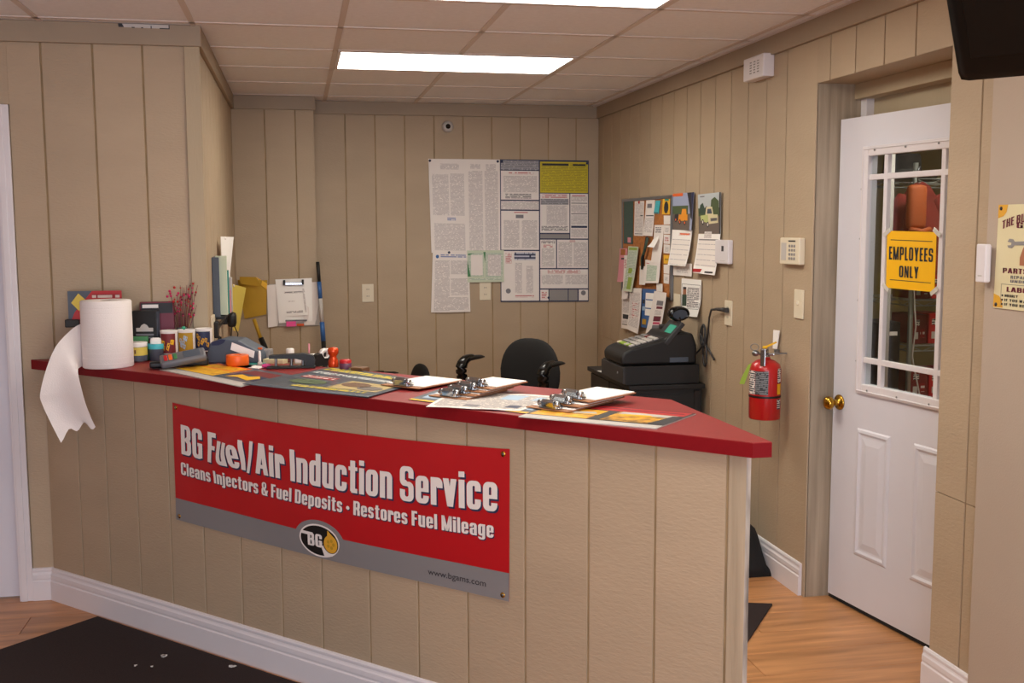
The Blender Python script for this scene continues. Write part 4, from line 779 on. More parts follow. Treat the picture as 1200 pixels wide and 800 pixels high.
MB().tube(pts(.0, .86), .016, 'black', 10).build('lower_grip', t); MB().tube(pts(.86, .985), .0165, 'blue', 10).build('collar', t); MB().tube(pts(.985, 1.14), .014, 'lightgrey', 10).build('shaft', t); MB().tube(pts(1.14, 1.25), .0145, 'blue', 10).build('upper_collar', t); MB().tube(pts(1.25, 1.38), .012, 'black', 10).build('tip', t)
t = thing('folding_rule', 'black and yellow stick leaning in the corner below the mustard envelope', 'stick', (-.15, 6.98, 0))
MB().tube([(.08, -.05, 0), (-.03, .01, .74), (-.095, .05, .90)], .018, 'black', 8).build('stick', t); MB().tube([(-.097, .055, .90), (-.135, .08, 1.02)], .012, 'mustard', 8).build('tip', t)

# ------------------------------------------------------------------ things on the countertop
Z0 = CT+.0003
t = thing('paper_towel_roll', 'tall white paper towel roll standing at the left end of the counter, loose sheet hanging', 'paper towels', (-.757, 4.512, Z0))
MB().lathe([(.024, .0), (.094, 0), (.0975, .004), (.0975, .262), (.094, .267), (.024, .267), (.024, 0)], 'towel', 48, cap=False).build('roll', t)
MB().lathe([(.021, .002), (.0235, .002), (.0235, .266), (.021, .266), (.021, .002)], 'cardboard', 24, cap=False).build('core', t)
mb = MB()
for k in range(1, 13): mb.lathe([(.0974, .02*k), (.0978, .02*k+.001), (.0974, .02*k+.002)], 'towel', 48, cap=False)
mb.build('embossed_lines', t)
def spl(pts, t):
    n = len(pts)-1; i = min(int(t*n), n-1); f = t*n-i; p = [Vector(pts[max(0, min(n, i+k))]) for k in (-1, 0, 1, 2)]
    return .5*((2*p[1])+(p[2]-p[0])*f+(2*p[0]-5*p[1]+4*p[2]-p[3])*f*f+(3*p[1]-p[0]-3*p[2]+p[3])*f**3)
EA = [(-.855, 4.53, 1.225), (-.885, 4.49, 1.205), (-.937, 4.45, 1.145), (-.972, 4.43, 1.06), (-.997, 4.42, .965), (-.994, 4.43, .92), (-.965, 4.435, .84), (-.931, 4.43, .764)]
EB = [(-.853, 4.51, 1.056), (-.858, 4.47, 1.054), (-.857, 4.43, 1.052), (-.852, 4.41, 1.03), (-.842, 4.405, .98), (-.83, 4.41, .92), (-.815, 4.42, .865), (-.800, 4.43, .81)]
def SP(u, v, w=0):
    a = spl(EA, v); b = spl(EB, v); p = a+(b-a)*u; s_ = math.sin(math.pi*u)
    jag = (.028*(abs(math.sin(7*u))**2)+.02*s_)*max(0, (v-.86)/.14)
    return (p.x+.757, p.y-4.512-.012*s_*math.sin(5*v+1)-.010*v*math.sin(6*u+2)+w, p.z-Z0+jag)
mb = MB(); mb.sheet(SP, 'towel', .0012, 14, 24); mb.build('loose_sheet', t)
t = thing('flyer_stand', 'dark and red flyer card on a small display box behind the paper towel roll', 'flyer', (-.845, 4.74, Z0))
P = quadP([(-.10, .292), (.115, .292), (.115, .17), (-.10, .17)], .0); mb = MB(); mb.sheet(P, 'slate', .003)
mb.poly(P, [(.45, 0), (1, 0), (1, 1), (.05, 1), (.12, .72)], 'red', .0008); mb.poly(P, [(.06, .40), (.20, .08), (.34, .32), (.20, .68)], 'pad_yellow', .0012); prints(mb, P, [(.45, .11, .96, .24, 'print_red_white')], w=.0012); mb.build('card', t)
MB().box(-.112, -.055, -.02, .02, .142, .175, 'black', .004).build('clip_foot', t); MB().box(-.075, .10, -.012, .04, .14, .17, 'darkred').build('shelf', t); MB().box(-.075, .10, -.012, .04, .095, .14, 'skyblue').build('shelf', t); MB().box(-.10, .11, -.012, .045, 0, .095, 'red', .003).build('display_box', t)
t = thing('book_box', 'black package with silver print standing upright beside the paper towel roll', 'box', (-.632, 4.745, Z0), R(-8))
MB().box(-.06, .045, -.02, .02, 0, .205, 'black', .003).build('carton', t); mb = MB(); P = quadP([(-.055, .2), (.04, .2), (.04, .005), (-.055, .005)], .0202); prints(mb, P, [(.14, .34, .88, .42, 'lightgrey'), (.12, .47, .9, .51, 'inkgrey'), (.15, .54, .9, .57, 'inkgrey'), (.1, .62, .9, .67, 'darkred')]); mb.poly(P, [(.3, .34), (.38, .28), (.5, .25), (.62, .28), (.7, .34)], 'lightgrey', .0012); mb.build('print', t)
MB().box(.0455, .047, -.0195, .0195, .002, .203, 'slate').build('side_label', t)
t = thing('book_box', 'taller dark package with a white heading behind the black package', 'box', (-.612, 4.804, Z0), 0)
MB().box(-.055, .085, -.018, .018, 0, .238, 'maroon', .003).build('carton', t); mb = MB(); prints(mb, quadP([(-.05, .236), (.08, .236), (.08, .19), (-.05, .19)], .0183), [(0, .05, 1, 1, 'ink'), (.05, .18, .55, .5, 'white')]); mb.build('print', t)
t = thing('wax_tin', 'small round tin with a yellow and white label next to the paper towel roll', 'tin', (-.662, 4.655, Z0))
MB().lathe([(.036, 0), (.038, .003), (.038, .075), (.036, .078), (.0001, .078)], 'steel', 24).build('can', t); MB().lathe([(.0384, .006), (.0384, .028)], 'slate', 24, cap=False).build('label_base', t); MB().lathe([(.0384, .028), (.0384, .062)], 'pad_yellow', 24, cap=False).build('label', t); MB().lathe([(.039, .064), (.039, .08), (.036, .082), (.0001, .082)], 'white', 24).build('lid', t)
mb = MB()
for a in (-118, -104): mb.lathe([(.0388, .036), (.0388, .052)], 'brown', 4, None, True, (R(a), R(a+10)))
mb.build('number_print', t)
t = tag(MB().box(-.04, .04, -.009, .009, 0, .10, 'green', .003).build('green_box', loc=(-.665, 4.705, Z0)), 'green carton behind the small round tin', 'box')
t = thing('blue_cup', 'blue cup with a cyan rim band and folded white tissue between packages and mugs', 'cup', (-.592, 4.675, Z0))
MB().lathe([(.026, 0), (.028, .003), (.032, .05)], 'slate', 20).build('body', t); MB().lathe([(.0322, .05), (.0335, .072), (.031, .072), (.029, .05)], 'cyan', 20, cap=False).build('band', t); MB().box(-.022, .022, -.014, .014, .05, .096, 'paper_bright', .01).build('tissue', t)
def mug(label, loc, a, b):
    t = thing('picture_mug', label, 'mug', loc, 0, 'picture mugs in a row')
    MB().lathe([(.030, 0), (.034, .002), (.035, .01), (.0355, .115), (.037, .121), (.0365, .124), (.033, .122), (.032, .012), (.0001, .010)], 'white', 28).build('body', t)
    mb = MB(); n = 10; V = []; U = []
    for k in range(n+1):
        an = R(-150+110*k/n)
        for z in (.030, .112): V.append((.0362*math.cos(an), .0362*math.sin(an), z))
    mb.add(V, [(2*k, 2*k+2, 2*k+3, 2*k+1) for k in range(n)], a, None, None, True)
    random.seed(label)
    for k in range(7):
        an = R(-140+random.random()*80); z = .045+random.random()*.045; q = [(an-.16, z), (an+.10, z-.008), (an+.22, z+.012), (an-.05, z+.016)]
        mb.add([(.0366*math.cos(x), .0366*math.sin(x), y) for x, y in q], [(0, 1, 2, 3)], b, None, None, True)
    mb.build('picture_wrap', t); MB().lathe([(.0358, .004), (.0358, .026)], 'chrome', 28, cap=False).build('foot_band', t); return t
mug('white rimmed mug with a dark red and yellow picture, left of three', (-.541, 4.700, Z0), 'darkred', 'yellow')
mug('white rimmed mug with a golden and blue picture, middle of three', (-.472, 4.722, Z0), 'mustard', 'skyblue')
mug('white rimmed mug with a navy and orange picture, right of three', (-.405, 4.765, Z0), 'navy', 'rust')
# vase with dried twigs
t = thing('twig_bouquet', 'bouquet of red tinsel twigs and pink beads in a glass vase behind the mugs', 'bouquet', (-.495, 4.792, Z0))
MB().lathe([(.026, 0), (.03, .004), (.032, .06), (.022, .11), (.026, .128), (.023, .128), (.019, .11), (.028, .06), (.0001, .008)], 'clear_plastic', 24).build('vase', t)
mb = MB(); mb2 = MB(); mb3 = MB(); random.seed(3)
for k in range(30):
    a = random.random()*6.28; sp = .018+.045*random.random(); h = .20+.125*random.random(); b_ = (.01*math.cos(a), .008*math.sin(a), .01); e_ = (sp*math.cos(a)+.012, min(.6*sp*math.sin(a), .03), h)
    mid = ((b_[0]+e_[0])*.4, (b_[1]+e_[1])*.4, .55*h)
    mb.tube([b_, mid, e_], [.0016, .0014, .0009], random.choice(['darkred', 'straw', 'maroon', 'brown']), 5)
    for j in range(2):
        f_ = .55+.45*random.random(); p = [mid[i]+(e_[i]-mid[i])*f_ for i in range(3)]; mb2.ball((p[0], p[1], p[2]), .0035+.0025*random.random(), random.choice(['magenta', 'red', 'magenta', 'maroon']), 6)
for (x, z) in ((-.045, .285), (-.025, .30), (-.01, .275), (.035, .262), (-.03, .24), (.0, .235), (-.055, .262)): mb3.ball((x, -.02, z), .006, random.choice(['magenta', 'red']), 8)
tag(mb.build('twigs', t), None, None, kind='stuff'); tag(mb2.build('beads', t), None, None, kind='stuff'); tag(mb3.build('blossoms', t), None, None, kind='stuff'); MB().ball((.008, -.032, .125), .010, 'screen_green', 12).build('glass_bead', t)
# card terminal
t = thing('card_terminal', 'grey card payment handset with red and green keys lying on its black cradle', 'card terminal', (-.455, 4.375, Z0+.0038), R(8))
mb = MB(); mb.box(-.125, -.01, .015, .06, 0, .024, 'black', .007); mb.box(-.03, .10, .03, .06, 0, .035, 'black', .007); mb.build('cradle', t)
mb = MB(); S = Matrix.Translation((0, -.005, .030)) @ Matrix.Rotation(R(-9), 4, 'Y') @ Matrix.Rotation(R(24), 4, 'X'); mb.box(-.085, .09, -.037, .033, -.004, .026, 'handset_grey', .011, S); mb.build('handset', t)
for m_, x in (('red', -.062), ('orange', -.044), ('green', -.026)): MB().box(x-.007, x+.007, -.025, .015, .026, .029, m_, .002, S).build('key', t)
MB().box(.005, .07, -.026, .022, .0258, .0275, 'slate', .001, S).build('display', t)
# adding machine
t = thing('label_machine', 'slate blue desktop machine with a white label on its sloping top', 'office machine', (-.252, 4.545, Z0), R(-14))
mb = MB(); mb.prism([(-.112, 0), (-.114, .035), (-.095, .088), (-.05, .102), (.02, .096), (.10, .052), (.114, .03), (.112, 0)], 'y', -.06, .07, 'slate'); o = mb.build('body', t)
bv = o.modifiers.new('bevel', 'BEVEL'); bv.width = .008; bv.segments = 2
MB().prism([(-.09, .075), (-.088, .0895), (-.05, .1005), (-.03, .0985), (-.04, .085), (-.06, .076)], 'y', -.0606, .05, 'navy').build('window', t)
mb = MB(); q = [(-.005, .088), (.088, .052), (.083, .024), (-.012, .058)]; mb.prism(q, 'y', -.0615, -.0595, 'paper_bright'); mb.build('label', t)
mb = MB(); mb.box(.085, .13, .02, .07, 0, .05, 'grey', .006); mb.build('paper_holder', t); MB().box(.09, .105, -.02, -.008, .054, .062, 'orange').build('key', t)
t = tag(MB().lathe([(.018, 0), (.043, 0), (.045, .004), (.045, .038), (.043, .042), (.018, .042), (.018, 0)], 'orange', 32, cap=False).build('tape_roll', loc=(-.247, 4.405, Z0+.004)), 'bright orange roll of tape lying on white slips', 'tape')
for k, (lb, x, y, a, sx, sy, m_) in enumerate((('white slip under the orange tape roll', -.25, 4.375, -20, .065, .045, 'paper'), ('white note slip right of the orange tape roll', -.185, 4.352, -38, .05, .03, 'paper_bright'), ('small teal card right of the orange tape roll', -.175, 4.45, -10, .035, .03, 'teal'), ('cream folded slip at the near end of the hole punch', -.10, 4.47, -25, .045, .022, 'cream'))):
    mb = MB(); mb.box(-sx, sx, -sy, sy, 0, .0035 if k != 3 else .018, m_, .0008); tag(mb.build('note_slip', loc=(x, y, Z0), rz=R(a)), lb, 'paper slip')
t = thing('pen_stand', 'small white pen standing upright in a tiny foot', 'pen', (-.160, 4.408, Z0+.004)); MB().lathe([(.010, 0), (.010, .008), (.006, .012), (.0001, .013)], 'lightgrey', 14).build('foot', t); MB().lathe([(.0055, .011), (.0055, .045), (.004, .055), (.0001, .056)], 'paper', 12).build('barrel', t)
tag(MB().ball((0, 0, .009), .016, 'hotpink', 12, (1.15, .8, .55)).build('eraser', loc=(-.133, 4.325, Z0)), 'hot pink eraser in front of the hole punch', 'eraser')
t = thing('hole_punch', 'long black three-hole punch in the middle of the counter clutter', 'hole punch', (-.035, 4.30, Z0), R(-3))
MB().box(-.095, .095, -.028, .03, 0, .008, 'black', .003).build('base', t)
mb = MB(); mb.prism([(-.085, .04), (-.085, .052), (.05, .058), (.085, .05), (.094, .03), (.09, .008), (.055, .008), (.05, .03), (.02, .038)], 'y', -.02, .022, 'black'); mb.build('lever', t)
for x in (-.06, 0, .045): MB().lathe([(.006, .008), (.006, .038)], 'steel', 12, Matrix.Translation((x, .01, 0))).build('punch_pin', t)
t = thing('glue_bottle', 'little white capped bottle behind the hole punch', 'bottle', (-.040, 4.50, Z0)); MB().lathe([(.014, 0), (.015, .003), (.015, .028), (.010, .032)], 'darkred', 16).build('body', t); MB().lathe([(.016, .032), (.017, .036), (.017, .052), (.014, .056), (.0001, .057)], 'white', 16).build('cap', t)
t = tag(MB().box(-.055, .055, -.03, .03, 0, .034, 'paper_bright', .006).build('note_tray', loc=(.035, 4.46, Z0), rz=R(-6)), 'white note box behind the hole punch', 'note box')
tag(MB().tube([(0, 0, 0), (.001, .002, .045)], .0035, 'pink', 8).build('pink_pencil', loc=(.036, 4.455, Z0+.0335)), 'short pink pencil standing in the white note box', 'pencil')
t = thing('tape_dispenser', 'black tape dispenser with white tape beside the blue brush', 'tape dispenser', (.088, 4.36, Z0), R(30))
mb = MB(); mb.prism([(-.045, 0), (-.045, .02), (-.03, .045), (-.012, .05), (0, .03), (.02, .028), (.04, .05), (.05, .045), (.048, 0)], 'y', -.016, .016, 'black'); mb.build('body', t); MB().lathe([(.012, -.009), (.026, -.009), (.026, .009), (.012, .009), (.012, -.009)], 'white', 20, Matrix.Translation((.012, 0, .042)) @ Matrix.Rotation(R(90), 4, 'X'), cap=False).build('tape', t); MB().box(.03, .055, -.0165, .0165, .0, .022, 'blue', .003).build('foot', t)
t = thing('orange_bottle', 'shiny orange waisted bottle at the back edge of the counter', 'bottle', (.128, 4.255, Z0)); MB().lathe([(.018, 0), (.020, .003), (.020, .03), (.014, .042), (.013, .048), (.021, .06), (.022, .074), (.017, .082), (.0001, .084)], 'orange_dark', 24).build('body', t)
bpy.data.objects[t.children[0].name].data.materials[0] = mat('orange_metal', 'd8481c', .22, .5)
t = thing('small_jar', 'small dark jar with a red lid next to the orange bottle', 'jar', (.172, 4.19, Z0)); MB().lathe([(.022, 0), (.024, .003), (.024, .028), (.0001, .03)], 'purple', 20).build('body', t); MB().lathe([(.023, .028), (.023, .038), (.02, .041), (.0001, .041)], 'red', 20).build('lid', t)
t = thing('ink_pad', 'dark olive ink pad with a metal corner right of the small jar', 'ink pad', (.222, 4.135, Z0), R(-40)); MB().box(-.032, .032, -.025, .025, 0, .018, 'brown', .003).build('case', t); MB().box(-.032, -.022, -.026, .0, .004, .016, 'steel', .002).build('clasp', t)

# ------------------------------------------------------------------ mats and papers on the countertop
def flat(name, label, cat, q, z, m, thick, pr=(), polys=(), curl=None, edge=None):
    c = (sum(p[0] for p in q)/4, sum(p[1] for p in q)/4); t = thing(name, label, cat, (c[0], c[1], Z0+z))
    P = flatP([(p[0]-c[0], p[1]-c[1]) for p in q], thick, curl); n = 8 if curl else 1
    mb = MB(); mb.sheet(P, m, thick, n, n, edge); mb.build('sheet', t)
    mb = MB(); prints(mb, P, pr, n, n, .0005)
    for pts, mm in polys: mb.poly(P, pts, mm, .0012)
    mb.build('print', t); return t
# u runs left to right along the counter, v from the back edge to the front edge
flat('counter_mat', 'yellow and orange counter mat with a grey border at the left, below the card terminal', 'counter mat', [(-.32, 4.50), (-.035, 4.075), (-.206, 3.812), (-.54, 4.345)], 0, 'lightgrey', .003, [(0, 0, 1, .80, 'slateposter'), (.02, .06, .52, .42, 'orange'), (.02, .40, .52, .78, 'yellow'), (.03, .12, .5, .36, 'gold_print'), (.03, .46, .5, .70, 'gold_print'), (.60, .12, .97, .40, 'darkred'), (.58, .38, .95, .68, 'navy')], [([(.60, .68), (.66, .44), (.78, .5), (.84, .38), (.92, .50), (.88, .70), (.72, .62)], 'yellow')])
flat('counter_poster', 'big dark slate poster with yellow and white headings on the counter', 'poster', [(.133, 4.275), (.442, 3.795), (.212, 3.462), (-.20, 3.835)], .0035, 'slateposter', .0015, [(.03, .06, .96, .18, 'print_gold'), (.05, .24, .80, .32, 'print_white'), (.1, .42, .42, .52, 'print_red_white'), (.55, .44, .95, .78, 'poster_tan'), (.30, .80, .9, .87, 'print_gold'), (.0, .92, 1, 1, 'slate')], [([(.30+.16*math.cos(a), .66+.10*math.sin(a)) for a in [k*.52 for k in range(12)]], 'foliage_print'), ([(.68+.12*math.cos(a), .58+.10*math.sin(a)) for a in [k*.52 for k in range(12)]], 'brown'), ([(.84+.10*math.cos(a), .66+.09*math.sin(a)) for a in [k*.52 for k in range(12)]], 'road_print')], lambda u, v: .012*max(0, u*0+v-.75)*max(0, .6-u)*2)
flat('blue_mat', 'blue grey mat with an orange edge, mostly hidden under the newsprint and clipboards', 'counter mat', [(.46, 3.60), (.80, 3.235), (.665, 3.055), (.338, 3.405)], 0, 'slate', .002, [(0, .90, 1, 1, 'yellow'), (.02, .80, .98, .90, 'slate'), (.05, .05, .95, .75, 'skyblue')])
flat('news_sheet', 'crumpled grey newsprint sheet lying between the two clipboard stacks', 'paper', [(.505, 3.535), (.835, 3.345), (.640, 3.105), (.376, 3.245)], .0025, 'paper', .0012, [(.04, .08, .96, .94, 'print_news'), (.55, .12, .92, .40, 'skyblue'), (.56, .45, .9, .6, 'print_news'), (.35, .78, .55, .9, 'inkgrey'), (.78, .74, .92, .88, 'navy')], (), lambda u, v: .0018*abs(math.sin(7*u+3*v)))
flat('counter_mat', 'yellow and orange counter mat with a red band, at the right end of the counter', 'counter mat', [(.800, 3.245), (1.140, 2.952), (.950, 2.757), (.620, 3.022)], 0, 'lightgrey', .003, [(0, 0, 1, .84, 'charcoal'), (0, .02, .98, .26, 'red'), (.02, .10, .95, .14, 'maroon'), (.02, .60, .45, .82, 'gold_print'), (.03, .30, .46, .58, 'gold_print'), (.54, .26, .92, .80, 'engine_print'), (.56, .27, .95, .40, 'lightgrey')], [([(.60, .40), (.78, .36), (.82, .44), (.62, .48)], 'yellow'), ([(.22, .50), (.40, .42), (.44, .52), (.28, .57)], 'lightgrey'), ([(.92, .30), (1, .28), (1, .84), (.88, .84)], 'ink')])
def clipboard(label, q, z, pap, group=None, tilt=0):
    """q: clip-left, clip-right, far-right, far-left corners on the counter (clip edge at u=0)"""
    (ax, ay), (bx, by), (ex, ey), (dx, dy) = q; ox, oy = (ax+bx)/2, (ay+by)/2
    t = thing('clipboard', label, 'clipboard', (ox, oy, Z0+z), 0, group)
    t.rotation_euler.z = math.atan2((ey+dy)/2-oy, (ex+dx)/2-ox)-R(90)       # local +y runs from the clip to the far end
    wd = math.dist(q[0], q[1]); ln = math.dist((ox, oy), ((ex+dx)/2, (ey+dy)/2))
    T_ = Matrix.Rotation(tilt, 4, 'X')
    MB().box(-wd/2, wd/2, 0, ln, .0, .0035, 'hardboard', .001, T_).build('board', t)
    if pap: MB().box(-wd/2+.004, wd/2-.004, .028, ln-.004, .0036, .0036+pap, 'paper_bright', .0004, T_).build('paper', t)
    mb = MB(); mb.box(-.038, .038, .008, .034, .0036, .0075+pap, 'chrome', .002, T_); mb.box(-.032, .032, .004, .012, .004, .016+pap, 'chrome', .002, T_)
    mb.prism([(.004, .006+pap), (.0, .022+pap), (.008, .030+pap), (.018, .026+pap), (.04, .012+pap), (.052, .008+pap), (.05, .0065+pap)], 'x', -.022, .022, 'chrome', T_)
    for s_ in (-.030, .030): mb.lathe([(.0001, -.008), (.009, -.008), (.009, .008), (.0001, .008)], 'chrome', 12, T_ @ Matrix.Translation((s_, .012, .017+pap)) @ Matrix.Rotation(R(90), 4, 'Y'))
    mb.build('clip', t); return t
clipboard('single clipboard with a blank white sheet, left of the two clipboard stacks', [(.285, 3.712), (.375, 3.562), (.555, 3.738), (.462, 3.862)], .0075, .003)
GA = 'clipboards in the left stack'; GB = 'clipboards in the right stack'
LA = ['bottom clipboard of the left stack, nearest the counter edge', 'second clipboard from the bottom of the left stack', 'third clipboard from the bottom of the left stack', 'top clipboard of the left stack with a white sheet']
for k in range(4):
    dx, dy = .031*k, .015*k
    clipboard(LA[k], [(.405+dx, 3.440+dy), (.515+dx, 3.330+dy), (.668+dx-.006*k, 3.470+dy-.012*k), (.581+dx-.006*k, 3.610+dy-.012*k)], .0045+.0085*k, .002 if k < 3 else .003, GA, R(.6))
LB = ['bottom clipboard of the right stack, on the yellow mat', 'middle clipboard of the right stack', 'top clipboard of the right stack with a white sheet']
for k in range(3):
    dx, dy = .042*k, .022*k
    clipboard(LB[k], [(.664+dx, 3.152+dy), (.780+dx, 3.042+dy), (.955+dx, 3.185+dy-.012*k), (.860+dx, 3.318+dy-.012*k)], .0045+.0105*k, .002 if k < 2 else .003, GB, R(.6))

# ------------------------------------------------------------------ office chairs behind the counter
def make_chair(label, loc, rz):
    t = thing('office_chair', label, 'chair', loc, rz)
    for k in range(5):
        a = R(72*k+20); X = Matrix.Rotation(a, 4, 'Z'); mb = MB(); mb.prism([(.0, .075), (.03, .11), (.29, .075), (.30, .055), (.03, .06)], 'y', -.022, .022, 'black', X); b = mb.build('base_leg', t)
        mb = MB(); Y = X @ Matrix.Translation((.285, 0, .027)) @ Matrix.Rotation(R(90), 4, 'X'); mb.lathe([(.0001, -.022), (.024, -.022), (.026, -.015), (.026, -.004), (.01, -.004), (.01, .004), (.026, .004), (.026, .015), (.024, .022), (.0001, .022)], 'charcoal', 14, Y); mb.tube([(.285*math.cos(a), .285*math.sin(a), .03), (.285*math.cos(a), .285*math.sin(a), .07)], .008, 'steel', 6); mb.build('caster', b)
    MB().lathe([(.03, .06), (.03, .30), (.018, .30), (.018, .52), (.0001, .52)], 'charcoal', 16).build('gas_lift', t)
    mb = MB()
    for k in range(25): pass
    mb.tube([(.21*math.cos(R(15*k)), .21*math.sin(R(15*k)), .24) for k in range(25)], .011, 'steel', 8); mb.tube([(-.21, 0, .24), (.21, 0, .24)], .009, 'steel', 6); mb.build('foot_ring', t)
    MB().box(-.10, .10, -.10, .14, .515, .545, 'black', .008).build('tilt_plate', t); MB().box(-.235, .235, -.24, .22, .54, .62, 'black_matte', .03).build('seat', t)
    MB().tube([(0, .12, .525), (0, .27, .54), (0, .285, .62), (0, .262, .80)], .016, 'black', 8).build('back_bar', t)
    V = []; F = []; nu, nv = 18, 18
    def BK(a, r, side):
        c, s_ = math.cos(a), math.sin(a); n = 2.6; x = .205*r*math.copysign(abs(c)**(2/n), c); z = .185*r*math.copysign(abs(s_)**(2/n), s_)
        x *= 1+.10*max(0, -z/.185)*0-.12*max(0, z/.185)
        y = .225+.45*x*x*-1+.03*(z/.185)**2*0; y += side*.028*(1-r**4)**.5 if r < 1 else 0
        return (x, y-.0, .785+z)
    for side in (-1, 1):
        mb_ = MB(); k0 = len(V)
        for j in range(9):
            r = math.sin(j/8*math.pi/2)
            for i in range(36): V.append(BK(2*math.pi*i/36, max(r, .001), side))
        for j in range(8):
            for i in range(36):
                q = (k0+j*36+i, k0+j*36+(i+1) % 36, k0+(j+1)*36+(i+1) % 36, k0+(j+1)*36+i); F.append(q if side < 0 else q[::-1])
    mb = MB(); mb.add(V, F, 'black_matte', None, None, True); mb.build('backrest', t)
    for s_ in (-1, 1):
        x = .275*s_; mb = MB(); kp = [(x*.75, 0, .54), (x*.97, .0, .575), (x, -.035, .66), (x, -.07, .75), (x, -.078, .815), (x, -.045, .853), (x, .03, .866)]; kr = [.015, .018, .023, .030, .034, .028, .016]
        mb.tube([spl(kp, k/24) for k in range(25)], [kr[min(5, int(k/4))]*(1-(k/4-min(5, int(k/4))))+kr[min(6, int(k/4)+1)]*(k/4-min(5, int(k/4))) for k in range(25)], 'black_gloss', 10); mb.build('arm_post', t)
        mb = MB(); mb.tube([(x, -.10, .842), (x, -.06, .860), (x, .03, .868), (x, .10, .864), (x, .135, .856)], [.012, .026, .028, .022, .010], 'black', 10, Matrix.Translation((0, 0, .40)) @ Matrix.Diagonal((1, 1, .53, 1))); mb.build('arm_pad', t)
    return t
c1 = make_chair('black office chair with arms behind the counter, turned to the left', (1.14, 5.81, 0), R(-46))
c2 = copy_tree(c1); c2['label'] = 'second black office chair, only its dark top showing over the counter left of the clipboards'; c2.location = (.565, 6.84, 0); c2.rotation_euler.z = R(-79); c2.scale = (.95, .95, .745)
c1['group'] = c2['group'] = 'office chairs behind the counter'

# ------------------------------------------------------------------ cabinet and cash register
t = thing('black_cabinet', 'black two-door cabinet against the right wall under the cash register', 'cabinet', (1.70, 5.32, 0))
MB().box(.01, .39, .012, .80, .05, .75, 'black', .003).build('body', t); MB().box(-.02, .40, -.012, .82, .75, .775, 'black', .004).build('top', t); MB().box(.03, .38, .02, .78, 0, .05, 'black').build('plinth', t)
for a, b in ((.02, .40), (.41, .79)): d = MB().box(-.006, .012, a, b, .07, .74, 'black', .003).build('door', t); MB().box(-.02, -.006, a+.33 if a < .1 else a+.02, a+.345 if a < .1 else a+.035, .45, .57, 'steel', .003).build('handle', d)
mb = MB(); mb.box(.02, .38, .008, .014, .08, .72, 'black'); mb.box(.345, .375, .004, .014, .06, .74, 'black', .002); mb.build('side_panel', t)
t = thing('cash_box', 'black cash box with a keyhole under the register', 'cash drawer', (1.655, 5.335, .776))
MB().box(.012, .42, 0, .42, 0, .098, 'black', .003).build('case', t); f_ = MB().box(0, .014, .004, .416, .006, .092, 'charcoal', .003).build('front', t); MB().lathe([(.007, 0), (.007, .003), (.003, .0035), (.0001, .002)], 'steel', 12, Matrix.Translation((0, .10, .055)) @ Matrix.Rotation(R(-90), 4, 'Y')).build('lock', f_)
t = thing('cash_register', 'black cash register with a sloping keyboard and a green lit screen', 'cash register', (1.655, 5.36, .8755))
prof = [(.0, .002), (-.006, .045), (.012, .072), (.05, .088), (.245, .138), (.265, .165), (.39, .165), (.415, .10), (.415, .0)]
o = MB().prism(prof, 'y', 0, .33, 'black').build('body', t); bv = o.modifiers.new('bevel', 'BEVEL'); bv.width = .014; bv.segments = 3; bv.limit_method = 'ANGLE'
a = math.atan2(.05, .195); K = Matrix.Translation((.05, 0, .088)) @ Matrix.Rotation(-a, 4, 'Y')
MB().box(.0, .20, .03, .30, -.002, .0035, 'charcoal', .002, K).build('keyboard', t)
for i in range(5):
    for j in range(6):
        m_ = 'lime' if i == 0 and j in (1, 3, 4) else ('lightgrey' if j in (0, 1, 2) else ('darkred' if (i, j) == (4, 3) else 'ivory' if i == 0 else 'grey'))
        MB().box(.008+.034*i, .034+.034*i, .04+.042*j, .074+.042*j, .003, .011, m_, .003, K).build('key', t)
S = Matrix.Translation((.268, -.008, .125)) @ Matrix.Rotation(R(-48), 4, 'Y'); sp = MB().box(-.03, .115, 0, .20, 0, .022, 'charcoal', .004, S).build('screen_panel', t)
emit('lcd', (.03, .30, .20), .35); MB().box(.02, .085, .03, .13, .0215, .0228, 'lcd', 0, S).build('screen', sp)
MB().box(.30, .40, .20, .30, .16, .19, 'black', .01).build('printer_cover', t); MB().lathe([(.03, 0), (.03, .01), (.014, .02), (.014, .09)], 'black', 14, Matrix.Translation((.345, .10, .155))).build('display_post', t)
X = Matrix.Translation((.345, .10, .262)) @ Matrix.Rotation(R(15), 4, 'Z') @ Matrix.Rotation(R(90+12), 4, 'X')
mb = MB(); mb.lathe([(.0001, -.032), (.05, -.03), (.062, -.015), (.064, .01), (.056, .024), (.050, .022), (.048, .016), (.0001, .016)], 'black_gloss', 28, X @ Matrix.Diagonal((1, .62, 1, 1))); mb.build('customer_display', t)
mb = MB(); mb.lathe([(.0001, .0168), (.046, .0168)], 'slate', 24, X @ Matrix.Diagonal((1, .58, 1, 1)), cap=False); mb.build('display_glass', t)
MB().box(.262, .365, -.003, .0005, .012, .038, 'slate', .001).build('rating_label', t)
tag(MB().box(-.05, .05, -.07, .07, 0, .0015, 'paper').build('paper_slip', loc=(1.74, 5.86, .7755), rz=R(10)), 'white slip on the black cabinet left of the cash drawer', 'paper')

